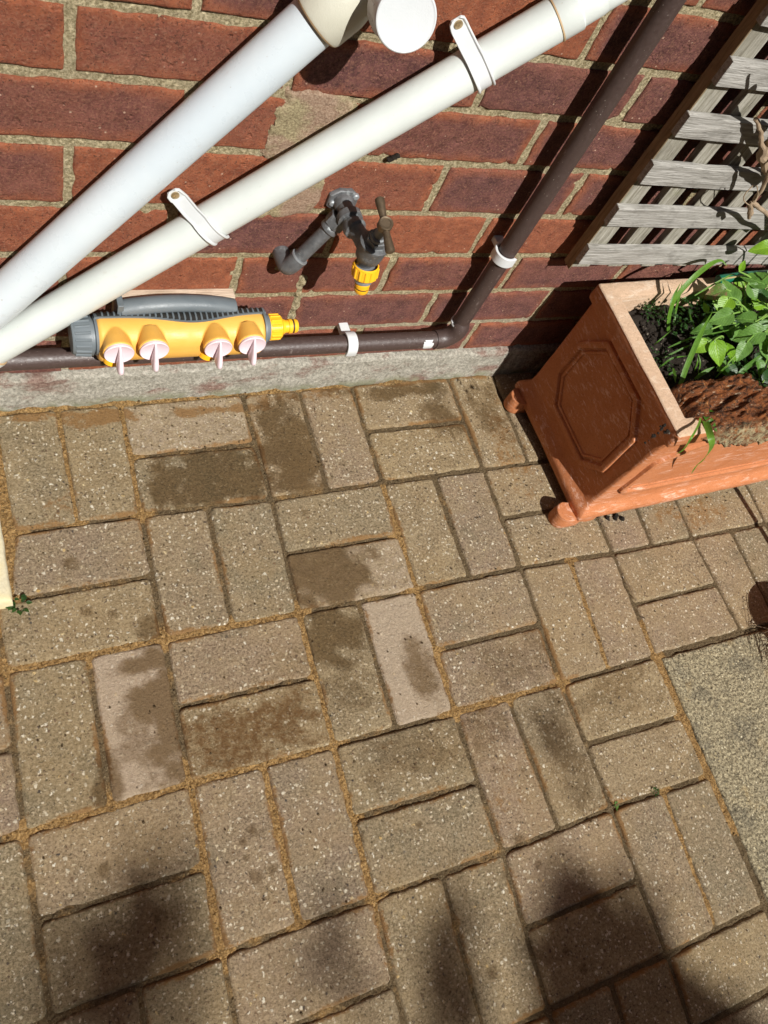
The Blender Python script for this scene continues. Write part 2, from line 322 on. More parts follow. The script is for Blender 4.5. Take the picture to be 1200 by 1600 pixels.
    # --- leaves
    def leaf(name, a, b_, spotty=None):
        g = G(name); sx = g.attr('side'); al = g.attr('along'); r = g.attr('tone')
        c = g.mix(r, a, b_); c = g.mix(g.noise(90, 4), c, tuple(q * .7 for q in a))
        vein = g.math('ABSOLUTE', g.math('SINE', g.math('MULTIPLY', g.math('SUBTRACT', al, g.math('MULTIPLY', sx, .42)), 24.)))
        vm = g.ramp(vein, 0, .28, 1, 0); mid = g.ramp(sx, 0, .07, 1, 0)
        c = g.mix(g.math('MULTIPLY', g.math('MAXIMUM', vm, mid), .38), c, tuple(min(1, q * 1.9 + .03) for q in b_))
        if spotty: c = g.mix(g.ramp(g.noise(70, 4), .42, .62, 0, .85), c, spotty)
        b = g.bump(g.math('MAXIMUM', vm, mid), -.0007, .9); b = g.bump(g.noise(320, 3), .0006, .7, b)
        m_ = g.done(c, .42, b, spec=.45)
        tr = g.n('ShaderNodeBsdfTranslucent', Color=g.mix(.5, c, (.30, .50, .03)), Normal=b); mx = g.n('ShaderNodeMixShader', Fac=.32)
        g.t.links.new(g.b.outputs[0], mx.inputs[1]); g.t.links.new(tr.outputs[0], mx.inputs[2])
        g.t.links.new(mx.outputs[0], g.t.nodes['Material Output'].inputs[0]); M[name] = m_
    leaf('leaf', (.08, .20, .030), (.22, .42, .085)); leaf('leaf_bright', (.20, .42, .02), (.32, .56, .045)); leaf('leaf_pink', (.12, .22, .04), (.20, .30, .07), (.36, .16, .12))
    leaf('blade', (.07, .20, .02), (.22, .44, .05)); leaf('leaf_dark', (.02, .065, .012), (.045, .12, .025)); leaf('tree_leaf', (.03, .08, .015), (.06, .14, .03))
mats()

# ------------------------------------------------------------------ ground
# lattice of the basket-weave block paving (5 x 20 cm units), surveyed corners first
NODE = {(0, 1): (-.573, -.216), (1, 1): (-.395, -.214), (2, 1): (-.191, -.216), (3, 1): (.009, -.212), (4, 1): (.215, -.212), (0, 2): (-.607, -.412), (1, 2): (-.401, -.411),
        (2, 2): (-.198, -.410), (3, 2): (.005, -.411), (4, 2): (.212, -.408), (5, 2): (.415, -.415), (0, 3): (-.612, -.616), (1, 3): (-.408, -.611), (2, 3): (-.202, -.613),
        (3, 3): (0, -.614), (4, 3): (.203, -.614), (5, 3): (.408, -.613), (6, 3): (.623, -.610), (1, 4): (-.413, -.820), (2, 4): (-.206, -.820), (3, 4): (.001, -.822),
        (4, 4): (.206, -.817), (5, 4): (.412, -.822), (4, 5): (.205, -1.028), (5, 5): (.412, -1.026), (0, 0): (-.575, -.019), (1, 0): (-.392, -.017), (2, 0): (-.190, -.014),
        (3, 0): (.012, -.012), (4, 0): (.215, -.008), (0, 4): (-.612, -.822)}
def node(i, j):
    if (i, j) in NODE: return NODE[(i, j)]
    return (-.6 + .2035 * i - .004 * j + .0 * j, -.0085 - .2035 * j)
PAV = []     # (quad corners a,b,c,d counter-clockwise seen from above starting far-left, long axis, id)
def lerp2(a, b, t): return (a[0] + (b[0] - a[0]) * t, a[1] + (b[1] - a[1]) * t)
for j in range(0, 8):
    for i in range(-4, 11):
        if i >= 5 and j in (3, 4, 5) and i < 8: continue          # the slab lies here
        if i < 0 and j <= 1: continue                            # the step stone lies here
        A, B, C_, D = node(i, j), node(i + 1, j), node(i + 1, j + 1), node(i, j + 1)
        if (i + j) % 2 == 0:
            t, tb = .5 + random.uniform(-.012, .012), .5 + random.uniform(-.012, .012); E, F = lerp2(A, B, t), lerp2(D, C_, tb)
            PAV.append(([A, E, F, D], (i, j, 0))); PAV.append(([E, B, C_, F], (i, j, 1)))
        else:
            t, tb = .5 + random.uniform(-.012, .012), .5 + random.uniform(-.012, .012); E, F = lerp2(A, D, t), lerp2(B, C_, tb)
            PAV.append(([A, B, F, E], (i, j, 0))); PAV.append(([E, F, C_, D], (i, j, 1)))
def gp(u, v): q = at(u, v, z=0); return (q.x, q.y)
def inside(q, pt):
    n = len(q); c = False
    for k in range(n):
        x1, y1 = q[k]; x2, y2 = q[(k + 1) % n]
        if (y1 > pt[1]) != (y2 > pt[1]) and pt[0] < (x2 - x1) * (pt[1] - y1) / (y2 - y1) + x1: c = not c
    return c
# stains, and one painted tree shadow, surveyed from the photograph: (paver seed px, centre px, half sizes m (x,y), strength, channel, clip to that paver)
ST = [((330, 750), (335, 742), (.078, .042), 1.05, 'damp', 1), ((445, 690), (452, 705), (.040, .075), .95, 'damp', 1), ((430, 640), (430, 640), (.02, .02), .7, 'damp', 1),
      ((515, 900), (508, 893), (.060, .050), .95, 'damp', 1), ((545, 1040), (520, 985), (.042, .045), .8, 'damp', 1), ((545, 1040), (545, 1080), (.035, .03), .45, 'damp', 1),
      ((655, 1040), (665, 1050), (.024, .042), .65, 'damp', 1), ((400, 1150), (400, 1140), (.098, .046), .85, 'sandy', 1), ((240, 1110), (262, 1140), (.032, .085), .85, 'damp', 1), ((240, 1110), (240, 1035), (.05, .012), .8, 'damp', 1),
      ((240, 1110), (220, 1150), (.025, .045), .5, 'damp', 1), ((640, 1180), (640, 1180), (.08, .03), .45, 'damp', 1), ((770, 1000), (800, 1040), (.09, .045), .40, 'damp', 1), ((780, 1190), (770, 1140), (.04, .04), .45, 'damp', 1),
      ((870, 1150), (880, 1170), (.03, .08), .5, 'damp', 1), ((970, 1080), (950, 1080), (.07, .03), .45, 'damp', 1), ((680, 640), (690, 650), (.03, .04), .7, 'damp', 0), ((650, 660), (620, 612), (.09, .012), .8, 'damp', 0),  # first entry puts a tree shadow into the paver colour through this channel
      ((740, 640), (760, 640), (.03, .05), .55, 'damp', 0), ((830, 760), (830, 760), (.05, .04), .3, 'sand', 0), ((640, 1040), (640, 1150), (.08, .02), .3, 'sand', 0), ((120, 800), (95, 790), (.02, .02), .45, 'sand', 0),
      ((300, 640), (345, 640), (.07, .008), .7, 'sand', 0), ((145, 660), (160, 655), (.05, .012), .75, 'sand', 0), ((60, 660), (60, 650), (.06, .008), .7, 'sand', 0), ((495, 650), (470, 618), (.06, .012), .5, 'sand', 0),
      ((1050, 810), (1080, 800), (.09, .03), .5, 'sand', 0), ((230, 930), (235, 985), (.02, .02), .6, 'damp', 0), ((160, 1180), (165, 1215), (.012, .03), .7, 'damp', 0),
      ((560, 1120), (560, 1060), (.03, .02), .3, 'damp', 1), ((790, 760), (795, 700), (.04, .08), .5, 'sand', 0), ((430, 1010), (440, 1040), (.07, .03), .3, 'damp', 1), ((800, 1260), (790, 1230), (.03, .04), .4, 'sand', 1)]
for u, v, r in ((395, 1298, .008), (380, 1315, .008), (425, 1360, .009), (400, 1372, .010), (385, 1340, .006), (812, 1315, .014), (840, 1352, .008), (885, 1487, .007), (912, 1515, .008), (790, 1368, .009), (135, 955, .010), (175, 957, .009),
                (475, 800, .009), (160, 1360, .010), (655, 1290, .006), (910, 1365, .008), (110, 880, .012), (770, 1520, .010), (250, 1430, .012), (560, 1310, .012)):
    ST.append(((u, v), (u, v), (r, r), .55, 'spot', 0))
STW = [(gp(*a), gp(*b), hs if ch == 'spot' else (hs[0] * 1.28, hs[1] * 1.28), s, ch, cl) for a, b, hs, s, ch, cl in ST]
PALE = {}
for (u, v), a in (((200, 1100), .75), ((655, 1010), .95), ((600, 880), .55), ((290, 670), .55), ((700, 640), .3), ((640, 1190), .25)): PALE[(u, v)] = (gp(u, v), a)

vs, fs = [], []; A_ = {k: [] for k in ('tone', 'pink', 'damp', 'sand', 'pale')}
UND = {(0, 1, 0): 'x', }
for q, key in PAV:
    q = [V((x, y, 0)) for x, y in q]
    if key == (0, 1, 1): q[0].x -= .02
    cx = sum(p_.x for p_ in q) / 4; cy = sum(p_.y for p_ in q) / 4
    seen = -.75 < cx < .8 and cy > -1.2
    gap = random.uniform(.0016, .0032)
    if (key[0] < 4 and key[1] == 1): gap += .0004
    ctr = V((cx + random.uniform(-.0012, .0012), cy + random.uniform(-.0012, .0012), 0)); rz = random.uniform(-.008, .008)
    la = (q[1] - q[0]).length; lb = (q[3] - q[0]).length
    st = .0045 if seen else .02
    def params(L):
        e = [0, .0012, .0028, .0045, .0065]; n = max(3, int((L - .014) / st))
        m_ = [.0065 + (L - .013) * k / n for k in range(1, n)]
        return [x / L for x in e + m_ + [L - x for x in e[::-1]]]
    La, Lb = la - 2 * gap, lb - 2 * gap; pa, pb = params(La), params(Lb)
    dz = random.uniform(-.0009, .0008); tx, ty = random.uniform(-.0035, .0035), random.uniform(-.0035, .0035)
    sd = random.uniform(0, 100); tone = random.random() ** 1.5; pink = random.random() ** 1.4
    if key[0] >= 4 and key[1] <= 2: pink = max(pink, .35)
    pale = 0
    for (pt, a) in PALE.values():
        if inside([(p_.x, p_.y) for p_ in q], pt): pale = a
    sts = [s_ for s_ in STW if (s_[5] == 0 and abs(s_[1][0] - cx) < .25 and abs(s_[1][1] - cy) < .25) or (s_[5] == 1 and inside([(p_.x, p_.y) for p_ in q], s_[0]))]
    b0 = len(vs); na, nb = len(pa), len(pb)
    cr = .006 + random.random() * .004
    for jb, t in enumerate(pb):
        for ia, s in enumerate(pa):
            ds = min(s, 1 - s) * La; dt = min(t, 1 - t) * Lb
            p_ = (q[0] * (1 - s) + q[1] * s) * (1 - t) + (q[3] * (1 - s) + q[2] * s) * t
            ua = (q[1] - q[0]) / la; ub = (q[3] - q[0]) / lb
            # inset for the joint
            p_ = p_ + ua * gap * (1 - 2 * s) + ub * gap * (1 - 2 * t)
            if ds < cr and dt < cr:       # rounded corner
                k = cr - math.hypot(cr - ds, cr - dt)
                ex = (cr - ds) * (1 - cr / max(cr, math.hypot(cr - ds, cr - dt))) ; ey = (cr - dt) * (1 - cr / max(cr, math.hypot(cr - ds, cr - dt)))
                p_ = p_ + ua * ex * (1 if s < .5 else -1) + ub * ey * (1 if t < .5 else -1); d = max(0, k)
            else: d = min(ds, dt)
            r_ = p_ - ctr; p_ = V((p_.x - r_.y * rz, p_.y + r_.x * rz, 0))
            wob = nz(p_.x + sd, p_.y, 0, 45, 3) if seen else 0
            de = max(0, d + wob * .0016 * (1 if d > .0005 else 0)); ch = 1 - min(1, de / .0052)
            z = dz + r_.x * tx + r_.y * ty - .0052 * ch * ch - (.0 if d > 1e-6 else .002)
            if seen: z += nz(p_.x, p_.y, sd, 60, 3) * .00045 + nz(p_.x, p_.y, sd, 250) * .0003; p_.x += wob * .0008 * (1 if d < .004 else 0); p_.y += nz(p_.y + sd, p_.x, 3, 45) * .0008 * (1 if d < .004 else 0)
            vs.append((p_.x, p_.y, z))
            dm = sn = 0
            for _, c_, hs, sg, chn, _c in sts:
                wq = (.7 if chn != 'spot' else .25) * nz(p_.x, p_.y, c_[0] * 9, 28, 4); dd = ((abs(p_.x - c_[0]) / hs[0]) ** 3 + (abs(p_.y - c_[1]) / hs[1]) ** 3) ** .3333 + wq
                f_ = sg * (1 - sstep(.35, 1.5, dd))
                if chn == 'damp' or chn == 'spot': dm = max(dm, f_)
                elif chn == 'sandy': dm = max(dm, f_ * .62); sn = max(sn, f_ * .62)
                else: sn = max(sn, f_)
            if cy > -.22 and p_.x < .3: sn = max(sn, (1 - sstep(.010, .024, -p_.y - .006 + nz(p_.x, 0, 0, 14) * .008)) * .8)
            nearj = 1 - sstep(.002, .014, d); sn = max(sn, nearj * (.42 + .6 * nz(p_.x, p_.y, 5, 12)) * (1 if p_.x < .25 else .4))
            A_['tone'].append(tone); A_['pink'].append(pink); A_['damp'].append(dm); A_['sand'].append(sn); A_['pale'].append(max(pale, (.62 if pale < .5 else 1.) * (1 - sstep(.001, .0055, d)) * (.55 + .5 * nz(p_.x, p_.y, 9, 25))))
    for jb in range(nb - 1):
        for ia in range(na - 1):
            a = b0 + jb * na + ia; fs.append((a, a + na, a + na + 1, a + 1))
    rim = [b0 + k for k in range(na)] + [b0 + (k + 1) * na - 1 for k in range(1, nb)] + [b0 + (nb - 1) * na + k for k in range(na - 2, -1, -1)] + [b0 + k * na for k in range(nb - 2, 0, -1)]
    sk = len(vs)
    for k in rim:
        vs.append((vs[k][0], vs[k][1], vs[k][2] - .04))
        for kk in A_: A_[kk].append(A_[kk][k])
    for k in range(len(rim)): fs.append((rim[k], rim[(k + 1) % len(rim)], sk + (k + 1) % len(rim), sk + k))
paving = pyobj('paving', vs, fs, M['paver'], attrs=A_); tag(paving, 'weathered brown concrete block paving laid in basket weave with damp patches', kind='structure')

# jointing sand bed
def grid(x0, x1, y0, y1, st, f):
    nx = int((x1 - x0) / st) + 1; ny = int((y1 - y0) / st) + 1; vs = []; at_ = []
    for j in range(ny):
        for i in range(nx):
            x = x0 + (x1 - x0) * i / (nx - 1); y = y0 + (y1 - y0) * j / (ny - 1); z, a = f(x, y); vs.append((x, y, z)); at_.append(a)
    return vs, [(j * nx + i, j * nx + i + 1, (j + 1) * nx + i + 1, (j + 1) * nx + i) for j in range(ny - 1) for i in range(nx - 1)], at_
ORL = [((0, 1050), (255, 1000)), ((255, 1000), (470, 955)), ((0, 820), (20, 960)), ((700, 1112), (880, 1065)), ((1010, 980), (1105, 1215)), ((30, 1305), (298, 1222)), ((298, 1222), (520, 1163)), ((290, 1210), (350, 1500)), ((520, 1170), (590, 1400)),
       ((400, 1200), (465, 1440)), ((470, 960), (530, 1160)), ((1105, 1215), (1150, 1290)), ((0, 660), (25, 830)), ((95, 650), (118, 810)), ((195, 640), (222, 800)), ((640, 890), (712, 1110)), ((895, 880), (950, 1030)), ((605, 770), (640, 900)), ((1045, 1240), (1110, 1430))]
ORW = [(gp(*a), gp(*b)) for a, b in ORL]
def segd(p_, a, b):
    ax, ay = b[0] - a[0], b[1] - a[1]; t = max(0, min(1, ((p_[0] - a[0]) * ax + (p_[1] - a[1]) * ay) / (ax * ax + ay * ay)))
    return math.hypot(p_[0] - a[0] - ax * t, p_[1] - a[1] - ay * t)
def sandz(x, y):
    n = nz(x, y, 0, 30, 3); fz = nz(x, y, 3, 210)
    o = 0
    for a, b in ORW:
        dd = segd((x, y), a, b)
        if dd < .03: o = max(o, 1 - sstep(.006, .022, dd))
    left = sstep(.5, -.1, x) * .5
    z = -.0042 + n * .0026 + fz * .0014 + .0012 * o
    wallr = (1 - sstep(.004, .026, -y + nz(x, 0, 0, 18) * .010)) * sstep(.28, .2, x)
    z += wallr * (.0074 + .002 * nz(x, y, 1, 40)); o = max(o, wallr * (.95 if x < .02 else .35))
    e = sstep(-.555, -.585, x) * sstep(-.4, -.3, y); z += e * .002; o = max(o, e * .8)
    return z, min(1, o + left * .55 + max(0, n) * .25)
gx, gf, ga = grid(-.75, 1.0, -1.25, .004, .0036, sandz)
sand = pyobj('joint_sand', gx, gf, M['sand'], attrs={'orange': ga}); tag(sand, 'orange brown jointing sand brushed between the pavers and along the wall', kind='stuff')
mb = MB(); n_ = 24
gvs, gfs, _ = grid(-6, 6, -8, .8, .4, lambda x, y: (-.030 + .01 * nz(x, y, 0, 1.3), 0))
ground = pyobj('ground', gvs, gfs, M['sand'], attrs={'orange': [.3] * len(gvs)}); tag(ground, 'sandy ground bed reaching out beneath the paving', kind='structure')

# exposed aggregate slab (right) and step stone (left)
def slabmesh(name, poly_x0, x1, y0, y1, top, thick, rnd, mat, st=.006, rot=0, rough=.001):
    xs = [poly_x0, poly_x0 + .0015, poly_x0 + .004] + list(np.arange(poly_x0 + .008, x1 - .008, st)) + [x1 - .004, x1 - .0015, x1]
    ys = [y0, y0 + .0015, y0 + .004] + list(np.arange(y0 + .008, y1 - .008, st)) + [y1 - .004, y1 - .0015, y1]
    nx, ny = len(xs), len(ys); vs = []; fs = []
    for y in ys:
        for x in xs:
            d = min(x - xs[0], xs[-1] - x, y - ys[0], ys[-1] - y); c = 1 - min(1, d / rnd)
            z = top - rnd * (1 - math.sqrt(max(0, 1 - c * c))) * .9 + nz(x, y, 2, 90, 3) * rough + nz(x, y, 5, 320) * rough * .6
            e = .002 if d < .005 else 0
            X = x + nz(y, 3, 1, 40) * e; Y = y + nz(x, 7, 1, 40) * e; dx, dy = X - poly_x0, Y - y1
            vs.append((poly_x0 + dx * math.cos(rot) - dy * math.sin(rot), y1 + dx * math.sin(rot) + dy * math.cos(rot), z))
    for j in range(ny - 1):
        for i in range(nx - 1): a = j * nx + i; fs.append((a, a + 1, a + nx + 1, a + nx))
    rim = [k for k in range(nx)] + [(k + 1) * nx - 1 for k in range(1, ny)] + [(ny - 1) * nx + k for k in range(nx - 2, -1, -1)] + [k * nx for k in range(ny - 2, 0, -1)]
    b = len(vs)
    for k in rim: vs.append((vs[k][0], vs[k][1], top - thick))
    for k in range(len(rim)): fs.append((rim[(k + 1) % len(rim)], rim[k], b + k, b + (k + 1) % len(rim)))
    return pyobj(name, vs, fs, mat)
o = slabmesh('paving_slab', .4205, 1.03, -1.228, -.6185, .0005, .035, .004, M['slab'], rough=.0012)
tag(o, 'large rough grey exposed aggregate slab set flush beside the block paving', 'paving slab')
o = slabmesh('step_stone', -.985, -.586, -.326, -.09, .028, .045, .006, M['stone'], rough=.0006)
tag(o, 'pale yellow raised stone block at the left edge of the paving', 'stone block')

# ------------------------------------------------------------------ brick wall
wall = thing('brick_wall', 'red brown brick wall with sandy mortar and cement smeared foot', 'wall', (0, 0, 0))
BED = [0, .066, .1475, .2310, .3140, .3970, .4850, .5660, .6430]
while BED[-1] < 3.4: BED.append(BED[-1] + .0815)
PERP = {7: [(-.4724), -.2488, -.0081, .219], 6: [-.3524, -.1281, .1051], 5: [-.4718, -.24, -.0036, .2279], 4: [-.3499, -.1273, .1093], 3: [-.475, -.2482, -.0151, .2113], 2: [-.372, -.1446, .0945], 1: [-.47, -.245, -.012, .215], 0: [-.36, -.13, .10], 8: [-.359, -.128, .103]}
def bloom(x, z): return max(0, 1 - z / .115) * 1.1 if z < .2 else 0
vs, fs = [], []; AB = {k: [] for k in ('tone', 'edge', 'bloom')}
for c in range(len(BED) - 1):
    z0, z1 = BED[c] + .0055, BED[c + 1] - .0055
    pp = list(PERP.get(c, [(-.36 if c % 2 == 0 else -.472)])); 
    while pp[0] > -1.7: pp.insert(0, pp[0] - .2315)
    while pp[-1] < 1.8: pp.append(pp[-1] + .2315)
    for k in range(len(pp) - 1):
        x0, x1 = pp[k] + .0055 + random.uniform(-.001, .001), pp[k + 1] - .0055 + random.uniform(-.001, .001)
        vis = -.8 < x0 < .7 and z0 < .9; st = .006 if vis else .3
        tone = random.random()
        if x1 < -.22 and z0 > .3: tone = random.uniform(.05, .75)
        if -.23 < x0 < .23 and c == 7: tone = .95
        if c == 2: tone = .8
        sd = random.uniform(0, 50); e = [0, .0012, .003]; L = x1 - x0; H = z1 - z0
        px = [0, .0012, .003] + [.003 + (L - .006) * i / max(2, int(L / st)) for i in range(1, max(2, int(L / st)))] + [L - .003, L - .0012, L]
        pz = [0, .0012, .003] + [.003 + (H - .006) * i / max(2, int(H / st)) for i in range(1, max(2, int(H / st)))] + [H - .003, H - .0012, H]
        b0 = len(vs); na, nb = len(px), len(pz); tl = random.uniform(-.006, .006); dy = random.uniform(-.0012, .0008)
        for zz in pz:
            for xx in px:
                d = min(xx, L - xx, zz, H - zz); ch = 1 - min(1, d / .003); X = x0 + xx; Z = z0 + zz + tl * (xx - L / 2) * .6
                w1 = nz(X, sd, Z, 38, 3); w2 = nz(Z + sd, X, 5, 38, 3)
                f = 1 - sstep(.0, .012, d)
                chip = max(0, nz(X, Z, sd, 55) - .42) * f * .02
                vs.append((X + w1 * .0022 * f * (1 if xx < L / 2 else -1), dy + .0022 * ch * ch + nz(X, Z, sd, 25, 3) * .0009 + chip, Z + w2 * .0020 * f))
                AB['tone'].append(tone); AB['edge'].append(min(1, d / .028)); AB['bloom'].append(bloom(X, Z))
        for j in range(nb - 1):
            for i in range(na - 1): a = b0 + j * na + i; fs.append((a, a + 1, a + na + 1, a + na))
        rim = [b0 + k2 for k2 in range(na)] + [b0 + (k2 + 1) * na - 1 for k2 in range(1, nb)] + [b0 + (nb - 1) * na + k2 for k2 in range(na - 2, -1, -1)] + [b0 + k2 * na for k2 in range(nb - 2, 0, -1)]
        sk = len(vs)
        for k2 in rim:
            vs.append((vs[k2][0], .03, vs[k2][2]))
            for kk in AB: AB[kk].append(AB[kk][k2])
        for k2 in range(len(rim)): fs.append((rim[(k2 + 1) % len(rim)], rim[k2], sk + k2, sk + (k2 + 1) % len(rim)))
pyobj('brickwork', vs, fs, M['brick'], wall, attrs=AB)
def mort(x, z):
    y = .0036 + nz(x, 0, z, 45, 3) * .0016 + nz(x, 3, z, 230) * .0006
    return y
st = .0042; xs = np.arange(-.85, .85, st); zs = np.arange(-.02, .86, st); vs = []; at_ = []
for z in zs:
    for x in xs: vs.append((x, mort(x, z), z)); at_.append(min(1, bloom(x, z) + max(0, .5 - abs(z - .1475) / .02)))
nx = len(xs); fs = [(j * nx + i, j * nx + i + 1, (j + 1) * nx + i + 1, (j + 1) * nx + i) for j in range(len(zs) - 1) for i in range(nx - 1)]
def addq(x0, x1, z0, z1, y=.0035):
    b = len(vs); vs.extend([(x0, y, z0), (x1, y, z0), (x1, y, z1), (x0, y, z1)]); at_.extend([0] * 4); fs.append((b, b + 1, b + 2, b + 3))
xa, xb, zb = float(xs[-1]), float(xs[0]), float(zs[-1])
addq(-1.9, xb, -.02, 3.42); addq(xa, 2.0, -.02, 3.42); addq(xb, xa, zb, 3.42)
pyobj('mortar', vs, fs, M['mortar'], wall, attrs={'bloom': at_})
mb = MB(); mb.box((.05, .17, 1.70), 3.9, .27, 3.44); mb.box((.05, .17, 4.6), 4.6, .30, 2.5); mb.build('core', M['mortar'], wall, sharp=30)  # upper box added out of view to shut out sky light
# cement smeared foot of the wall
xs = np.arange(-1.6, 1.7, .005); zs = [-.03, -.01, 0, .004, .008, .013, .018, .024, .030, .036, .042, .048, .054, .060, .065, .069, .072, .074]
vs = []
for k, z in enumerate(zs):
    for x in xs:
        top = .070 + nz(x, 0, 0, 9, 3) * .007; zz = min(z, top)
        y = -.0105 - .004 * (1 - max(0, zz) / .07) - nz(x, 1, zz, 24, 4) * .0035 - nz(x, 1, zz, 130) * .0012
        for bx in (-.36, -.13, .10, .33):
            y += .003 * math.exp(-((x - bx - nz(z, bx, 0, 30) * .004) / .004) ** 2)
        if k >= len(zs) - 3: y += (.004, .010, .016)[k - len(zs) + 3]
        vs.append((x, y, zz))
nx = len(xs); fs = [(j * nx + i, j * nx + i + 1, (j + 1) * nx + i + 1, (j + 1) * nx + i) for j in range(len(zs) - 1) for i in range(nx - 1)]
pyobj('plinth', vs, fs, M['plinth'], wall)
def blob(name, poly, yb, amp, mat, parent, st=.0035, sc=30):
    """lumpy trowelled patch on the wall; poly in photo pixels"""
    P = [at(u, v, y=0) for u, v in poly]; pl = [(q.x, q.z) for q in P]
    x0, x1 = min(q[0] for q in pl), max(q[0] for q in pl); z0, z1 = min(q[1] for q in pl), max(q[1] for q in pl)
    nx, nzz = int((x1 - x0 + .02) / st), int((z1 - z0 + .02) / st); vs = []; keep = []
    for j in range(nzz):
        for i in range(nx):
            x, z = x0 - .01 + i * st, z0 - .01 + j * st; d = min(segd((x, z), pl[k], pl[(k + 1) % len(pl)]) for k in range(len(pl)))
            if not inside(pl, (x, z)): d = -d
            d += nz(x, 0, z, 60, 3) * .008; keep.append(d > -.004)
            vs.append((x, yb * sstep(0, .007, d) + (1 - sstep(-.003, .002, d)) * .004 - nz(x, 2, z, sc, 4) * amp * sstep(0, .008, d), z))
    fs = [(j * nx + i, j * nx + i + 1, (j + 1) * nx + i + 1, (j + 1) * nx + i) for j in range(nzz - 1) for i in range(nx - 1) if keep[j * nx + i] and keep[j * nx + i + 1] and keep[(j + 1) * nx + i] and keep[(j + 1) * nx + i + 1]]
    return pyobj(name, vs, fs, mat, parent)
blob('mortar_patch', [(452, 142), (500, 132), (548, 158), (572, 172), (560, 205), (505, 250), (470, 262), (440, 262), (414, 245), (420, 205), (432, 170)], -.0022, .0022, M['patch'], wall)
blob('mortar_patch', [(400, 338), (430, 310), (470, 290), (505, 262), (520, 262), (505, 290), (500, 320), (478, 334), (440, 338)], -.0020, .0018, M['patch'], wall)
blob('mortar_patch', [(470, 425), (482, 428), (472, 455), (466, 480), (458, 505), (452, 516), (447, 512), (455, 480), (460, 450)], -.0035, .003, M['mortar'], wall, .0025, 70)
blob('mortar_patch', [(432, 395), (470, 388), (472, 402), (450, 425), (430, 420)], -.003, .003, M['mortar'], wall, .0025, 70)

# ------------------------------------------------------------------ white waste pipes
def arc_strap(u, cpt, r, width, S, parent, mat):
    """saddle clip: strap over a pipe (direction u) at cpt, its tab screwed to the wall at S"""
    u = V(u).normalized(); out = V((0, -1, 0)); up = u.cross(out)
    if up.z < 0: up = -up
    c = V(cpt); R_ = r + .0006; S = V(S); rel = S - c; L0 = rel.dot(up); du = rel.dot(u); yo = rel.dot(out); path = []
    def pt(upv, outv, k): return c + up * upv + out * outv + u * du * k
    path += [pt(L0 + .0075, yo, 1), pt(L0 + .004, yo, 1), pt(L0 - .004, yo, 1), pt(L0 - .010, yo + .001, .95)]
    a0 = 58; e0 = (R_ * math.sin(math.radians(a0)), R_ * math.cos(math.radians(a0)))
    path.append(pt((L0 - .012) * .45 + e0[0] * .55, (yo + .002) * .42 + e0[1] * .58, .6))
    for a in range(a0, -58, -8): path.append(pt(R_ * math.sin(math.radians(a)), R_ * math.cos(math.radians(a)), max(0, (a + 10) / 90) * .35))
    T = [(path[min(i + 1, len(path) - 1)] - path[max(i - 1, 0)]).normalized() for i in range(len(path))]
    th = .0026; mb = MB(); rings = []
    for i, (p_, t) in enumerate(zip(path, T)):
        n = u.cross(t).normalized()
        if n.dot(out) < 0 and i < 8: n = -n
        if i >= 8 and n.dot(p_ - c) < 0: n = -n
        w2 = width / 2 * (.55 if i == 0 else .9 if i == 1 else 1)
        rings.append([p_ - u * w2, p_ - u * w2 + n * (th + .0010), p_ - u * (w2 - .0020) + n * (th + .0010), p_ - u * (w2 - .0032) + n * th * .7, p_ + u * (w2 - .0032) + n * th * .7, p_ + u * (w2 - .0020) + n * (th + .0010), p_ + u * w2 + n * (th + .0010), p_ + u * w2])
    mb.rings(rings); cl = mb.build('clip', mat, parent, sharp=50, bevel=.0005)
    sc_ = MB(); s0 = S + out * .0016
    sc_.lathe(s0, out, [(0, .0050), (.0016, .0048), (.0022, .0034), (.0022, .0001)], 20); sc_.box(s0 + out * .0023, .0044, .0005, .0009); sc_.box(s0 + out * .0023, .0009, .0005, .0044)
    sc_.build('screw', M['screw'], cl); return cl
A = V((-.288, -.038, .640)); B = V((-.5115, -.038, .337)); u = (A - B).normalized(); r = .0247
t1 = thing('waste_pipe', 'thick bluish white plastic waste pipe sloping across the top left bricks', 'pipe', B)
E1 = at(505, 40, y=-.038); E1 = A + u * (E1 - A).dot(u)
MB().tube([B - u * .34, B, A, E1 + u * .01], r, 48).build('tube', M['upvc_blue'], t1)
# swivel coupling and rodding cap
fit = MB(); fit.lathe(E1, u, [(-.001, r + .0005), (0, r + .0050), (.003, r + .0062), (.030, r + .0068), (.040, r + .0050), (.052, r + .003), (.11, r + .003)], 48)
fo = fit.build('coupling', M['upvc_fitting'], t1)
MB().lathe(E1, u, [(-.0016, r + .0001), (-.0016, r + .0040), (.0002, r + .0052)], 48).build('seal_ring', M['ring_tan'], fo)
capc = at(635, 30, y=-.112); cn = V((-.16, -.86, .30)).normalized()
cp_ = MB(); cp_.lathe(capc - cn * .085, cn, [(0, .024), (.050, .024), (.0505, .0282), (.083, .0285), (.0846, .0278), (.085, .0268), (.0845, .0258), (.0843, .0250), (.0843, .0001)], 64)
for k in range(14):
    a = k * 2 * math.pi / 14; n1 = cn.orthogonal().normalized(); n2 = cn.cross(n1); rp = capc - cn * .022 + (n1 * math.cos(a) + n2 * math.sin(a)) * .0279
    cp_.tube([rp - cn * .010, rp + cn * .010], .0011, 6)
co_ = cp_.build('access_cap', M['cap_white'], t1)
MB().tube([capc - cn * .05, E1 + u * .080 + V((0, -.02, 0)), E1 + u * .085 + V((0, .03, 0))], .024, 32).build('branch', M['upvc_fitting'], fo)
MB().tube([E1 + u * .10, E1 + u * .26, E1 + u * .42], r, 32).build('tube', M['upvc_blue'], t1)

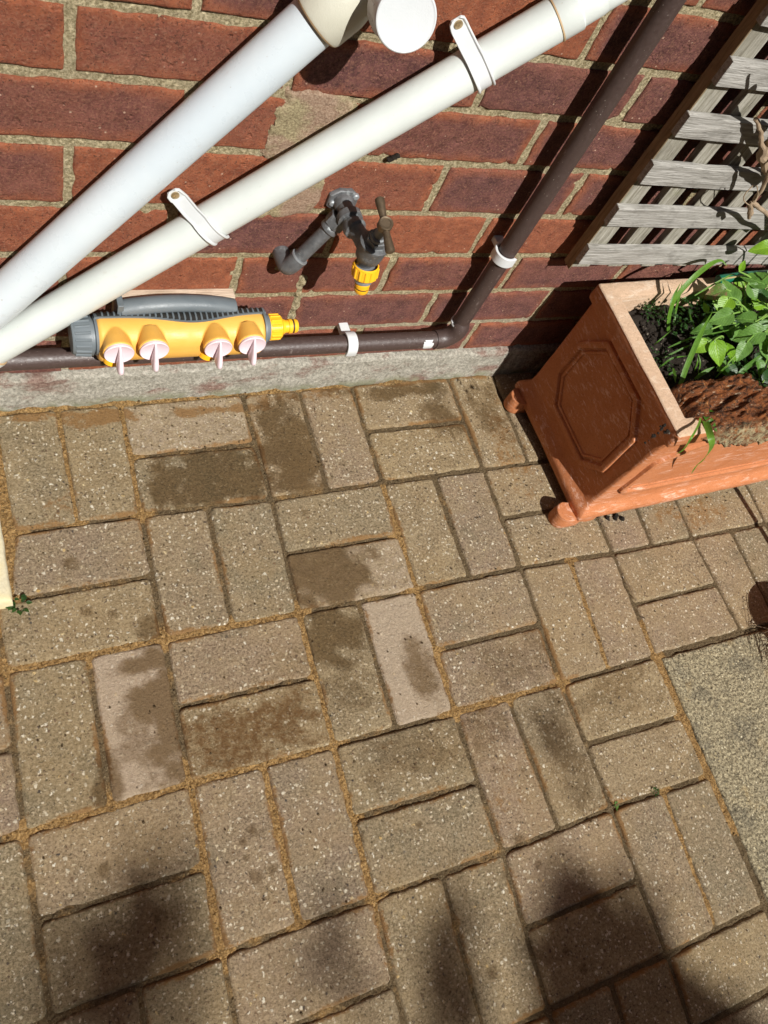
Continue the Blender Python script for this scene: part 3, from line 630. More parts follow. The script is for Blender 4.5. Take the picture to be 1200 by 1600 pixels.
A = V((-.144, -.035, .5735)); B = V((-.3765, -.035, .358)); u = (A - B).normalized(); r = .0225
t2 = thing('waste_pipe', 'thinner cream white waste pipe held by two screw clips on the bricks', 'pipe', B)
e_hi = at(868, 22, y=-.035); s_hi = (e_hi - A).dot(u); e_lo = at(12, 556, y=-.035); s_lo = (e_lo - A).dot(u)
pl_ = A + u * s_lo; ph_ = A + u * s_hi
MB().tube([pl_, B, A, ph_], r, 48).build('tube', M['upvc_cream'], t2)
mb = MB(); mb.lathe(ph_, u, [(-.001, r - .0004), (0, r + .0002), (.001, r + .0006), (.022, r + .0004), (.024, r - .0015), (.045, r - .0020), (.055, r - .004)], 40)
cpl = mb.build('coupling', M['upvc_cream'], t2)
MB().tube([ph_ + u * .05, ph_ + u * .075, ph_ + u * .090 + V((0, .012, .004)), ph_ + u * .100 + V((0, .04, .006))], r - .003, 32).build('elbow', M['upvc_cream'], t2)
MB().lathe(ph_, u, [(-.0015, r), (-.0015, r + .0009), (.0, r + .0010)], 40).build('seal_ring', M['ring_tan'], cpl)
mb = MB(); mb.lathe(pl_, -u, [(-.0005, r), (0, r + .0022), (.003, r + .0028), (.045, r + .0028), (.047, r + .001)], 40); c2 = mb.build('coupling', M['upvc_cream'], t2)
MB().lathe(pl_, -u, [(-.0016, r), (-.0016, r + .0012), (.0, r + .0022)], 40).build('seal_ring', M['ring_tan'], c2)
MB().tube([pl_ - u * .04, pl_ - u * .30], r, 32).build('tube', M['upvc_cream'], t2)
for px, sp_ in (((743, 88), (715, 36)), ((307, 340), (273, 303))):
    q = at(*px, y=-.056); cpt = A + u * (q - A).dot(u); arc_strap(u, cpt, r, .0200, at(*sp_, y=-.016), t2, M['clip_white'])

# ------------------------------------------------------------------ brown supply pipe with elbow and clips
t3 = thing('supply_pipe', 'thin dark brown painted pipe running along the wall foot then turning up', 'pipe', (.141, -.032, .16))
r = .0140; zx = .157; xv = .141
MB().tube([(-1.6, -.037, zx), (-.5, -.037, zx), (xv - .034, -.037, zx)], r, 36).build('tube', M['brown_pipe'], t3)
MB().tube([(xv, -.032, zx + .034), (xv + .001, -.032, .5), (xv + .002, -.032, 1.7)], r, 36).build('tube', M['brown_pipe'], t3)
el = [(xv - .036, -.037, zx)] + [(xv - .030 + .030 * math.sin(a), -.037, zx + .030 - .030 * math.cos(a)) for a in (k * math.pi / 16 for k in range(0, 9))] + [(xv, -.032, zx + .036)]
MB().tube(el, r + .0018, 36).build('elbow', M['brown_pipe'], t3)
MB().lathe((xv, -.032, zx + .0355), (0, 0, 1), [(-.001, r + .001), (-.001, r + .0027), (.0015, r + .0022), (.0015, r)], 36).build('seal_ring', M['clip_white'], t3)
blobm = MB()
blob_c = at(683, 524, y=-.056)
bv, bf = [], []
for j in range(9):
    for i in range(9):
        a, b = (i - 4) / 4, (j - 4) / 4; rr = max(abs(a), abs(b)); x = blob_c.x + a * .009 * (1 + .4 * nz(a, b, 0, 2)); th = .2 + b * .7
        bv.append((x, -.037 - (r + .0006 + .0012 * (1 - rr)) * math.cos(th), zx + (r + .0006 + .0012 * (1 - rr)) * math.sin(th)))
bf = [(j * 9 + i, j * 9 + i + 1, (j + 1) * 9 + i + 1, (j + 1) * 9 + i) for j in range(8) for i in range(8) if (i, j) not in ((0, 0), (7, 0), (0, 7), (7, 7), (0, 1), (6, 0), (7, 6))]
pyobj('paint_blob', bv, bf, M['clip_white'], t3)
def cclip(c, ax, open_dir, parent):
    """white snap-on pipe clip: thick C ring on a short stem to the wall"""
    ax = V(ax).normalized(); c = V(c); od = V(open_dir).normalized(); n2 = ax.cross(od); mb = MB(); R_ = r + .001; rings = []
    for k in range(0, 26):
        a = math.radians(42 + k * (276 / 25)); d = od * math.cos(a) + n2 * math.sin(a); th = .0042 if 0 < k < 25 else .0052
        rings.append([c + d * R_ - ax * .0085, c + d * (R_ + th) - ax * .0085, c + d * (R_ + th) + ax * .0085, c + d * R_ + ax * .0085])
    mb.rings(rings); mb.box((c.x, (c.y + R_ + 0) / 2 - .001, c.z), .016, abs(c.y) - R_ + .006, .010); return mb.build('clip', M['clip_white'], parent, bevel=.0009)
q = at(557, 530, y=-.05); cclip((q.x, -.037, zx), (1, 0, 0), (0, -.35, -1), t3)
q = at(765, 417, y=-.055); cclip((xv, -.032, q.z), (0, 0, 1), (1, -.25, 0), t3)

# ------------------------------------------------------------------ garden tap
t4 = thing('garden_tap', 'tarnished brass garden tap on a wall plate with yellow hose connector', 'tap', (-.14, 0, .43))
P0 = at(535, 330, y=-.004)
mb = MB()
# wall plate: rounded trapezoid flange with two ears
pl = [(-.024, -.012), (-.012, -.020), (.012, -.020), (.024, -.010), (.024, .008), (.010, .020), (-.010, .020), (-.024, .010)]
pc = V((-.137, 0, .424))
fr = [[pc + V((a * s * .86, -d, b * s * .84)) for a, b in pl] for d, s in ((.0, 1), (.005, 1), (.007, .93), (.007, .5))]
mb.rings(fr); mb.build('wall_plate', M['old_metal'], t4, bevel=.0008)
for sx in (-.0145, .0145):
    MB().lathe(pc + V((sx, -.006, .009 if sx > 0 else -.003)), (0, -1, 0), [(0, .0048), (.003, .0046), (.0042, .003), (.0042, .0001)], 16).build('screw', M['zinc'], t4)
# elbow from plate, body, outlet
bc = V((-.126, -.092, .428))
mb = MB(); mb.lathe(pc + V((0, -.006, 0)), (0, -1, 0), [(0, .0145), (.010, .0135), (.012, .0120), (.024, .0125), (.025, .0165), (.034, .0165), (.035, .012), (.045, .012)], 6 * 5)
mb.build('elbow', M['old_metal'], t4)
mb = MB(); mb.lathe(pc + V((0, -.045, .0)), (bc - pc - V((0, -.045, 0))), [(0, .0135), (.004, .0150), (.010, .0150), (.012, .012), (.020, .011), (.032, .0130), (.046, .0165)], 32)
mb.lathe(bc + V((-.001, .002, -.030)), (0.03, -.05, 1), [(0, .0105), (.012, .0115), (.018, .0165), (.028, .0180), (.038, .0185), (.040, .0195), (.0435, .0195), (.0445, .0165)], 36)
mb.build('body', M['old_metal'], t4)
sp_ax = V((.2, -.30, .93)).normalized(); hc = at(601, 352, y=-.105)
hb = bc + V((0, 0, .014)); sp_ax = (hc - hb).normalized(); Lh = (hc - hb).length
mb = MB(); mb.lathe(hb, sp_ax, [(0, .0150), (.004, .0150)], 6); mb.lathe(hb + sp_ax * .004, sp_ax, [(0, .0135), (.010, .0130)], 6); mb.lathe(hb + sp_ax * .014, sp_ax, [(0, .0105), (.006, .0100), (.007, .0070), (Lh - .014, .0062)], 24)
hg = mb.build('headgear', M['old_metal'], t4, bevel=.0006)
bd = (at(606, 383, y=-.125) - at(598, 322, y=-.085)); bd = (bd - sp_ax * bd.dot(sp_ax)).normalized()
mb = MB(); mb.lathe(hc - sp_ax * .006, sp_ax, [(0, .0070), (.002, .0090), (.012, .0090), (.013, .0080), (.0125, .0060), (.0115, .0058), (.0115, .0001)], 24)
for s in (-1, 1):
    mb.lathe(hc + bd * s * .006, bd * s, [(0, .0040), (.008, .0045), (.024, .0060), (.027, .0058), (.0285, .0040), (.0285, .0001)], 18)
mb.build('handle', M['handle_metal'], t4)
oc = bc + V((.0, -.006, -.030)); tip = V((-.1235, -.105, .366)); dn = (tip - oc).normalized()
mb = MB(); mb.lathe(oc - dn * .006, dn, [(0, .0125), (.012, .0115), (.022, .0115)], 28); mb.build('spout', M['zinc'], t4)
def hose_conn(o_, ax, parent, s=1.0, nr=14):
    ax = V(ax).normalized(); mb = MB(); mb.lathe(o_, ax, [(0, .0150 * s), (.001 * s, .0165 * s), (.017 * s, .0165 * s), (.019 * s, .0150 * s), (.0205 * s, .0105 * s), (.024 * s, .0100 * s), (.0245 * s, .0088 * s), (.029 * s, .0088 * s), (.0295 * s, .0102 * s), (.0345 * s, .0098 * s), (.0347 * s, .0078 * s), (.0368 * s, .0078 * s), (.0372 * s, .0096 * s), (.041 * s, .0094 * s), (.043 * s, .0080 * s), (.043 * s, .0055 * s), (.034 * s, .005 * s)], 40, cap=False)
    n1 = ax.orthogonal().normalized(); n2 = ax.cross(n1)
    for k in range(nr):
        a = k * 2 * math.pi / nr; d = n1 * math.cos(a) + n2 * math.sin(a); mb.tube([V(o_) + ax * .0025 * s + d * .0162 * s, V(o_) + ax * .016 * s + d * .0162 * s], .0017 * s, 8)
    h = mb.build('hose_connector', M['yellow_bright'], parent)
    rg = MB(); rg.lathe(V(o_) + ax * .0347 * s, ax, [(0, .0078 * s), (.0003 * s, .0092 * s), (.0018 * s, .0092 * s), (.0021 * s, .0078 * s)], 28); rg.build('rubber_ring', M['dark_plastic'], h)
    return h
hose_conn(tip - dn * .043, dn, t4)
# feed pipe
fa = pc + V((-.006, -.026, -.006)); fb = at(455, 414, y=-.030); fd = (fb - fa).normalized()
mb = MB(); mb.lathe(fa, fd, [(.004, .0140), (.018, .0140)], 6)
mb.lathe(fa, fd, [(.018, .0108), (.021, .0125), (.026, .0125), (.027, .0095), ((fb - fa).length - .012, .0095)], 28)
mb.build('feed_pipe', M['old_metal'], t4, bevel=.0005)
fl = (fb - fa).length
e1 = [fa + fd * (fl - .016), fa + fd * (fl - .004), fb + fd * .006 + V((0, .003, 0)), fb + fd * .010 + V((0, .012, .001)), fb + fd * .011 + V((0, .035, .002))]
MB().tube(spline(e1, 5), .0118, 28).build('elbow', M['old_metal'], t4)
MB().lathe(fa + fd * (fl - .0165), fd, [(-.001, .0095), (-.001, .0124), (.001, .0126), (.001, .011)], 28).build('solder_ring', M['zinc'], t4)

# ------------------------------------------------------------------ hose distributor on a batten
t6 = thing('wooden_batten', 'thin pale wooden batten screwed to the bricks behind the hose manifold', 'batten', (-.33, 0, .22))
ba = at(185, 462, y=-.012); bb = at(361, 462, y=-.012)
mb = MB(); mb.box(((ba.x + bb.x) / 2, -.0085, bb.z - .018), bb.x - ba.x + .01, .017, .040); mb.build('board', M['pale_batten'], t6, bevel=.0012)
cxz = at(300, 515, y=-.075)
t5 = thing('hose_manifold', 'yellow and grey four outlet hose manifold mounted above the brown pipe', 'hose manifold', (-.33, -.055, .22))
X0, X1 = at(152, 505, y=-.062).x, at(412, 505, y=-.062).x; YC, ZC, RB = -.058, .2320, .0260
def CF(a): return math.cos(a) * (1.10 if math.cos(a) > 0 else 1)
# body: yellow tube with conical bosses towards the front
def body_ring(x, n=40, rad=RB):
    t = (x - X0) / (X1 - X0); out = []
    for k in range(n):
        a = k * 2 * math.pi / n; out.append(V((x, YC - math.cos(a) * rad * ((1.10 + (.20 * abs(math.sin(a)) if a > math.pi else 0)) if math.cos(a) > 0 else 1), ZC + math.sin(a) * rad * (1.45 if a > math.pi else 1))))
    return out
mb = MB(); rr = []
for k in range(61):
    t = k / 60; x = X0 + (X1 - X0) * t; e = min(t, 1 - t) * (X1 - X0); rr.append(body_ring(x, rad=RB - .003 * max(0, 1 - e / .004) ** 2))
mb.rings(rr)
KN = []
for px in ((186, 553), (241, 548), (341, 545), (394, 540)):
    k = at(*px, y=-.099); KN.append(k)
    base = V((k.x, -.066, k.z - .001)); ax = (k - base); Lk = ax.length
    mb.lathe(base, ax, [(0, .0130), (Lk * .45, .0168), (Lk * .85, .0196), (Lk - .002, .0200)], 40)
yb = mb.build('body', M['yellow'], t5, sharp=0); rm = yb.modifiers.new('union', 'REMESH'); rm.mode = 'VOXEL'; rm.voxel_size = .0011; rm.use_smooth_shade = True; sm2 = yb.modifiers.new('mould', 'SMOOTH'); sm2.factor = .6; sm2.iterations = 9
for k, (ax_, s) in zip(KN, (((-.15, -.35, -1), 1), ((0, .15, -1), .9), ((-.25, -.35, -1), 1), ((0, .15, -1), .9))):
    o0 = V((k.x, k.y + .026, k.z - .002)); mb = MB(); ax = V(ax_).normalized()
    mb.lathe(o0, ax, [(0, .0135), (.020 * s, .0130), (.0205 * s, .0110), (.026 * s, .0110), (.0265 * s, .0128), (.031 * s, .0126), (.032 * s, .0108), (.037 * s, .0105), (.037 * s, .007), (.03 * s, .006)], 28, cap=False); mb.build('outlet', M['yellow_bright'], t5)
for k in KN:
    ax = V((0, -1, -.03)).normalized(); fx = V((1, 0, 0)); up = ax.cross(fx)
    if up.z < 0: up = -up
    mb = MB(); mb.lathe(k - ax * .005, ax, [(0, .0178), (.004, .0186), (.0056, .0190), (.0066, .0183), (.0058, .0168), (.0062, .0001)], 44)
    kb = mb.build('knob', M['pink_plastic'], t5)
    mb = MB(); prof = [(.0175, 0, .0030), (.011, .006, .0042), (.003, .0135, .0062), (-.006, .0190, .0080), (-.014, .0215, .0092), (-.0190, .0190, .0088), (-.0185, .008, .0066), (-.0165, 0, .0044)]
    rg = []
    for s, h, wd in prof: rg.append([k + up * s + ax * (h + .001) - fx * wd / 2, k + up * s + ax * (h + .0022) , k + up * s + ax * (h + .001) + fx * wd / 2, k + up * s * .92 + ax * -.001 + fx * wd / 2, k + up * s * .92 + ax * -.001 - fx * wd / 2])
    fo_ = mb.rings(rg).build('fin', M['pink_plastic'], kb, sharp=60); sb = fo_.modifiers.new('s', 'SUBSURF'); sb.levels = sb.render_levels = 2
# grey cover: shell over the top and back, wavy lower edge, slots
mb = MB(); rr = []; NX = 90
for k in range(NX + 1):
    t = k / NX; x = X0 - .002 + (X1 - X0 + .006) * t
    lowa = math.radians(106 - 26 * math.exp(-((t - .56) / .24) ** 2)); ring = []
    for m_ in range(15):
        a = lowa + (math.radians(185) - lowa) * m_ / 14; ring.append(V((x, YC - CF(a) * (RB + .0022), ZC + math.sin(a) * (RB + .0022))))
    for m_ in range(14, -1, -1):
        a = lowa + (math.radians(185) - lowa) * m_ / 14; ring.append(V((x, YC - CF(a) * (RB - .001), ZC + math.sin(a) * (RB - .001))))
    rr.append(ring)
cov = mb.rings(rr).build('cover', M['grey_plastic'], t5)
ns = 30; mbs = MB(); mbr = MB()
for k in range(ns):
    t = (k + .6) / ns; x = X0 + (X1 - X0) * t; low = math.radians(110 - 26 * math.exp(-((t - .56) / .24) ** 2)); path = []
    for m_ in range(9):
        a = low + (math.radians(152) - low) * m_ / 8; path.append((a, RB + .0027))
    rg = []
    for a, rr_ in path:
        c = V((x, YC - CF(a) * rr_, ZC + math.sin(a) * rr_)); n = V((0, -math.cos(a), math.sin(a))); rg.append([c - V((.0026, 0, 0)) - n * .002, c - V((.0026, 0, 0)), c + V((.0026, 0, 0)), c + V((.0026, 0, 0)) - n * .002])
    mbs.rings(rg)
    rg = []
    for m_ in range(10):
        a = low + (math.radians(156) - low) * m_ / 9; h = .0004 + .0022 * math.sin(math.pi * min(1, m_ / 7)); c = V((x + .0042, YC - CF(a) * (RB + .0015), ZC + math.sin(a) * (RB + .002))); n = V((0, -math.cos(a), math.sin(a)))
        rg.append([c - V((.0016, 0, 0)), c - V((.0011, 0, 0)) + n * h, c + V((.0011, 0, 0)) + n * h, c + V((.0016, 0, 0))])
    mbr.rings(rg)
mbs.build('slots', M['dark_plastic'], cov); mbr.build('ribs', M['grey_plastic'], cov)
# carrying handle behind
hL, hR = at(187, 468, y=-.032), at(365, 482, y=-.032)
hm = []
for k in range(25):
    t = k / 24; x = hL.x + (hR.x - hL.x) * t; h = .004 + .0125 * math.sin(math.pi * (.12 + .88 * t)) ** .6 if t < 1 else .002
    h = .017 * (math.sin(math.pi * (.10 + .86 * t))) ** .55; hm.append(V((x, -.036, .2520 + h)))
mb = MB(); rg = []
for p_ in hm: rg.append([p_ + V((0, -math.cos(a) * .0125, math.sin(a) * .0105 - .004)) for a in (k * 2 * math.pi / 18 for k in range(18))])
mb.rings(rg); mb.box(hm[0] + V((-.001, 0, -.012)), .008, .020, .050)
for x in (hm[0].x + .01, hm[-1].x - .01): mb.box((x, -.036, .238), .014, .018, .03)
mb.build('handle', M['grey_plastic'], t5, bevel=.001)
# end nut, collars and connector
mb = MB(); mb.lathe((X0 + .0005, YC, ZC), (-1, 0, 0), [(0, .0245), (.0035, .0255), (.0045, .0225), (.006, .0225), (.0065, .0262), (.030, .0240), (.032, .0225), (.032, .0001)], 44)
for k in range(18):
    a = k * 2 * math.pi / 18; d = V((0, math.cos(a), math.sin(a))); mb.tube([V((X0 - .009, YC, ZC)) + d * .0256, V((X0 - .028, YC, ZC)) + d * .0240], .0020, 8)
mb.build('end_nut', M['grey_plastic'], t5)
mb = MB(); mb.lathe((X1 - .001, YC, ZC + .002), (1, 0, 0), [(0, .0262), (.003, .0262), (.004, .0205), (.010, .0195), (.011, .0001)], 40); mb.build('collar', M['grey_plastic'], t5)
hose_conn((X1 + .009, YC, ZC + .003), (1, 0, .02), t5, 1.05)

# ------------------------------------------------------------------ trellis
t7 = thing('trellis', 'weathered grey wooden lattice trellis fixed to the brick wall', 'trellis', (.28, -.03, .35))
def plank(p0, p1, w_, t_, wdir, mat, name, parent, seed, n=40, notch=0):
    """slightly warped sawn lath from p0 to p1"""
    p0, p1 = V(p0), V(p1); ax = (p1 - p0).normalized(); wd = V(wdir); td = ax.cross(wd).normalized(); mb = MB(); rg = []
    for k in range(n + 1):
        t = k / n; c = p0.lerp(p1, t); s = (p1 - p0).length * t
        c = c + wd * nz(s, seed, 0, 6) * .0022 + td * nz(s, seed, 9, 5) * .0018
        a = w_ / 2 + nz(s, seed, 3, 22) * .0009; b = w_ / 2 + nz(s, seed, 6, 22) * .0009; h = t_ / 2
        rg.append([c - wd * a - td * h, c - wd * (a + .0004), c - wd * a + td * h, c + td * (h + nz(s, seed, 12, 30) * .0004), c + wd * b + td * h, c + wd * (b + .0004), c + wd * b - td * h, c - td * h])
    mb.rings(rg); return mb.build(name, mat, parent, bevel=.0007, segs=1)
for k in range(8):
    x = .2960 + .0715 * k; wv_ = .037 if k == 0 else .029
    plank((x, -.0300, .3315), (x + .002, -.0300, 1.25), wv_, .0125, (1, 0, 0), M['grey_wood_v'], 'upright', t7, k * 3.1, 50)
mb = MB(); mb.box((.2772 - .0012, -.0285, .793), .0022, .0195, .93); mb.build('edge_strip', M['edge_wood'], t7, bevel=.0006)
for k, (z0, z1) in enumerate([(.357, .392), (.4395, .4745), (.519, .5535), (.599, .6325), (.677, .711), (.757, .791), (.836, .871), (.915, .95)]):
    plank((.2735 - .002 * (k % 2), -.0427, (z0 + z1) / 2 - .0065), (.86, -.0427, (z0 + z1) / 2 - .0085), z1 - z0, .0118, (0, 0, 1), M['grey_wood_h'], 'slat', t7, 50 + k * 2.7, 60)

# ------------------------------------------------------------------ terracotta planter
PO = V((.347, -.349, 0)); PR = math.radians(2.0); PX = V((math.cos(PR), math.sin(PR), 0)); PY = V((-math.sin(PR), math.cos(PR), 0)); PL, PW = .515, .293
def pp_(x, y, z): return PO + PX * x + PY * y + V((0, 0, z))
t8 = thing('planter', 'rectangular terracotta trough planter with pale rim and octagonal panels', 'planter', PO)
def sweep(prof, mat, name, parent, wobble=.0008):
    """mitred profile (inset from outer rectangle, z) swept round the rectangle"""
    mb = MB(); rg = []
    nxs, nys = 56, 34
    for off, z in prof:
        x0, x1, y0, y1 = off, PL - off, off, PW - off; ring = []
        c = .0022
        for k in range(nxs): ring.append((x0 + c + (x1 - x0 - 2 * c) * k / (nxs - 1), y0))
        for k in range(nys): ring.append((x1, y0 + c + (y1 - y0 - 2 * c) * k / (nys - 1)))
        for k in range(nxs): ring.append((x1 - c - (x1 - x0 - 2 * c) * k / (nxs - 1), y1))
        for k in range(nys): ring.append((x0, y1 - c - (y1 - y0 - 2 * c) * k / (nys - 1)))
        r2 = []
        for x, y in ring:
            q = pp_(x, y, z); r2.append(q + V((nz(q.x, q.y, q.z, 18, 3) * wobble, nz(q.y, q.x, q.z + 5, 18, 3) * wobble, nz(q.x, q.y, q.z + 9, 22, 3) * wobble * .9)))
        rg.append(r2)
    mb.rings(rg, False, False); return mb.build(name, mat, parent, sharp=50)
sweep([(.06, .024), (.0, .020), (-.0015, .024), (-.0015, .034), (.0005, .040), (.006, .046), (.0095, .052), (.0115, .056), (.0125, .075)] + [(.0125 - .004 * k / 12, .075 + .20 * k / 12) for k in range(1, 13)] + [(.0075, .279), (.0040, .2805), (.0005, .2830), (-.0008, .288), (-.0008, .3105), (.0, .3138), (.004, .3142)], M['terracotta'], 'body', t8)
sweep([(.002, .3138), (-.0004, .3142), (.0004, .3158), (.002, .3164), (.010, .3165), (.0265, .3165), (.0285, .3158), (.0292, .313), (.0298, .302), (.031, .25), (.035, .05), (.1, .045)], M['terra_rim'], 'rim', t8, .0011)
def bead(poly, n=10, rad=.0042, prot=.0022):
    """raised half-round moulding following a closed polygon of 3-D points"""
    P = []
    for i in range(len(poly)):
        a, b = V(poly[i]), V(poly[(i + 1) % len(poly)])
        for k in range(n): P.append(a.lerp(b, k / n))
    mb = MB(); m_ = len(P); rg = []
    for i in range(m_):
        t = (P[(i + 1) % m_] - P[i - 1]).normalized(); nn = nrm; s = t.cross(nn).normalized()
        q = P[i]; rg.append([q + s * rad * aa + nn * (prot * hh * 1.1 - .002) for aa, hh in ((1.6, 0), (1.3, .5), (1.1, .9), (.8, 1.), (-.8, 1.), (-1.1, .9), (-1.3, .5), (-1.6, 0))])
    mb.rings(rg, False, False, closed=True); return mb
def lf(y, z): return pp_(.0125 - .004 * (z - .075) / .2, y, z)
nrm = -PX
octl = [(.246, .213), (.205, .268), (.098, .268), (.050, .222), (.047, .128), (.084, .086), (.206, .086), (.246, .135)]
bead([lf(y, z) for y, z in octl], 8, .0048, .0075).build('side_moulding', M['terracotta'], t8)
oc2 = [(.148 + (y - .148) * .86, .177 + (z - .177) * .88) for y, z in octl]
bead([lf(y, z) for y, z in oc2], 8, .0022, .0045).build('side_moulding', M['terracotta'], t8)
nrm = -PY
def ff(x, z): return pp_(x, .0125 - .004 * (z - .075) / .2, z)
octf = [(.040, .100), (.475, .100), (.475, .215), (.425, .268), (.115, .268), (.040, .222)]
octf = [(.062, .096), (.453, .096), (.470, .112), (.470, .205), (.445, .235), (.400, .262), (.115, .262), (.070, .235), (.045, .205), (.045, .112)]
bead([ff(x, z) for x, z in octf], 10, .0048, .0075).build('front_moulding', M['terracotta'], t8)
octg = [(.257 + (x - .257) * .955, .179 + (z - .179) * .86) for x, z in octf]
bead([ff(x, z) for x, z in octg], 10, .0022, .0040).build('front_moulding', M['terracotta'], t8)
# pot feet
def foot(cx, cy, name='pot_foot'):
    """scroll shaped terracotta foot sticking out from under the corner towards the left"""
    mb = MB(); rg = []
    outl = []
    for k in range(13):
        a = math.pi / 2 + math.pi * k / 12; outl.append((cx + math.cos(a) * .020, cy + math.sin(a) * .019))
    outl += [(cx + .030, cy - .019), (cx + .044, cy - .014), (cx + .058, cy - .017), (cx + .075, cy - .016), (cx + .075, cy + .017), (cx + .03, cy + .019)]
    for z, s in ((.0, .95), (.002, 1.0), (.012, 1.0), (.030, 1.0), (.0335, .97), (.0345, .90)):
        rg.append([pp_(cx + (x - cx) * (s if x < cx else 1), cy + (y - cy) * s, z if x < .0 or z < .019 else .019) for x, y in outl])
    return mb.rings(rg)
for cx, cy, ct, lab in ((-.022, .018, 0, 'scroll shaped terracotta foot under the near left corner of the planter'), (-.008, .262, 0, 'scroll shaped terracotta foot in shadow under the rear left planter corner')):
    f = foot(cx, cy).build('pot_foot', M['terracotta']); f.name = 'pot_foot'; tag(f, lab, 'pot foot', 'feet under the terracotta planter')
# potting soil
def soilz(x, y): return .283 + nz(x, y, 0, 30, 4) * .010 + nz(x, y, 4, 140, 2) * .004 - .006 * sstep(.2, .0, x)
nx, ny = 120, 66; vs = []
for j in range(ny):
    for i in range(nx):
        x, y = .033 + (PL - .066) * i / (nx - 1), .033 + (PW - .066) * j / (ny - 1); vs.append(pp_(x, y, soilz(x, y)))
tag(pyobj('potting_soil', vs, [(j * nx + i, j * nx + i + 1, (j + 1) * nx + i + 1, (j + 1) * nx + i) for j in range(ny - 1) for i in range(nx - 1)], M['soil']), 'dark crumbly potting soil filling the terracotta trough', kind='stuff')
# lumps of soil on the soil and paving
def lump(c, r_, seed, mb):
    vs = []; ns_, nr_ = 8, 6
    for j in range(nr_ + 1):
        th = math.pi * j / nr_
        for i in range(ns_):
            ph = 2 * math.pi * i / ns_; d = V((math.sin(th) * math.cos(ph), math.sin(th) * math.sin(ph), math.cos(th) * .75)); vs.append(V(c) + d * r_ * (1 + .55 * nz(d.x + seed, d.y, d.z, 1.8)))
    fs = [(j * ns_ + i, j * ns_ + (i + 1) % ns_, (j + 1) * ns_ + (i + 1) % ns_, (j + 1) * ns_ + i) for j in range(nr_) for i in range(ns_)]; mb.add(vs, fs)
mb = MB()
for k in range(700):
    x, y = random.uniform(.035, PL - .035), random.uniform(.035, PW - .035); lump(pp_(x, y, soilz(x, y) + .001), random.uniform(.0012, .0048), k, mb)
tag(mb.build('soil_crumbs', M['soil']), 'loose crumbs lying on the potting soil', kind='stuff')
mb = MB()
for k in range(9):
    q = at(950 + random.gauss(0, 9), 808 + random.gauss(0, 4), z=.003); lump(q, random.uniform(.0015, .0055), k, mb)
for k in range(14):
    x = random.uniform(.40, .85); q = PO + PX * (x - .347) + PY * (-random.random() ** 2 * .05 - .002); lump((q.x, q.y, .0015), random.uniform(.0006, .0018), k, mb)
for u, v in ((1036, 667), (1040, 676), (1018, 684)):
    q = at(u, v, y=-.353)
    for k in range(7): lump(q + V((random.gauss(0, .003), random.uniform(-.001, .001), random.gauss(0, .004))), random.uniform(.001, .003), k + u, mb)
tag(mb.build('spilt_soil', M['soil']), 'dark crumbs of soil spilt around the front of the planter', kind='stuff')
mb = MB()
for k in range(900):
    x, y = random.uniform(-.62, .75), -abs(random.gauss(0, .25)) - .01 if random.random() < .6 else random.uniform(-1.1, 0)
    lump((x, y, .0012), random.uniform(.0005, .0016), k, mb)
tag(mb.build('loose_grit', M['sand']), 'scattered grit and sand grains lying on the pavers', kind='stuff')
# small debris: wall nail holes / bits of bark on wall
mb = MB(); q = at(614, 246, y=-.003)
for k in range(5): lump(q + V((k * .0022 - .004, 0, k * .0018 - .004)), .0035, k, mb)
tag(mb.build('dry_debris', M['soil']), 'small dark lump of debris stuck to the bricks right of the thin pipe', 'debris')

# ------------------------------------------------------------------ rotten wood chunk on the front rim
wv, wf, wa = [], [], []
W_poly = [(1058, 602), (1090, 596), (1130, 592), (1160, 586), (1186, 602), (1215, 625), (1290, 640), (1300, 655), (1215, 672), (1150, 682), (1128, 676), (1104, 664), (1088, 648), (1075, 632)]
Pw = [at(u, v, z=.322) for u, v in W_poly]; pw = [(q.x, q.y) for q in Pw]
x0, x1 = min(q[0] for q in pw) - .006, max(q[0] for q in pw) + .006; y0, y1 = min(q[1] for q in pw) - .008, max(q[1] for q in pw) + .008
st = .0018; nx, ny = int((x1 - x0) / st), int((y1 - y0) / st); keep = []
for j in range(ny):
    for i in range(nx):
        x, y = x0 + i * st, y0 + j * st; d = min(segd((x, y), pw[k], pw[(k + 1) % len(pw)]) for k in range(len(pw)))
        if not inside(pw, (x, y)): d = -d
        d += nz(x, y, 0, 90, 3) * .005
        a = -.35; xr, yr = x * math.cos(a) - y * math.sin(a), x * math.sin(a) + y * math.cos(a)
        rg_ = mn.ridged_multi_fractal(V((xr * 15, yr * 60, 0)), 1, 2, 4, 1, 2) * .0085; fib = nz(xr * 10, yr * 120, 2, 1, 4) * .0030
        top = .3215 + .008 * sstep(0, .012, d) + rg_ * .9 - .005 + fib + nz(x, y, 7, 35, 3) * .005
        z = top if d > 0 else .305 + nz(x, y, 3, 80) * .003 + d * 1.2
        keep.append(d > -.006); wv.append((x, y + (0 if d > 0 else 0), z)); wa.append(1 - sstep(0, .02, y - y0 - .01))
wf = [(j * nx + i, j * nx + i + 1, (j + 1) * nx + i + 1, (j + 1) * nx + i) for j in range(ny - 1) for i in range(nx - 1) if keep[j * nx + i] and keep[j * nx + i + 1] and keep[(j + 1) * nx + i] and keep[(j + 1) * nx + i + 1]]
rw = pyobj('rotten_wood', wv, wf, M['rotten_wood'], attrs={'front': wa}); tag(rw, 'rust brown piece of rotten wood lying over the front rim of the planter', 'rotten wood')
sm_ = rw.modifiers.new('solid', 'SOLIDIFY'); sm_.thickness = .006; sm_.offset = -1

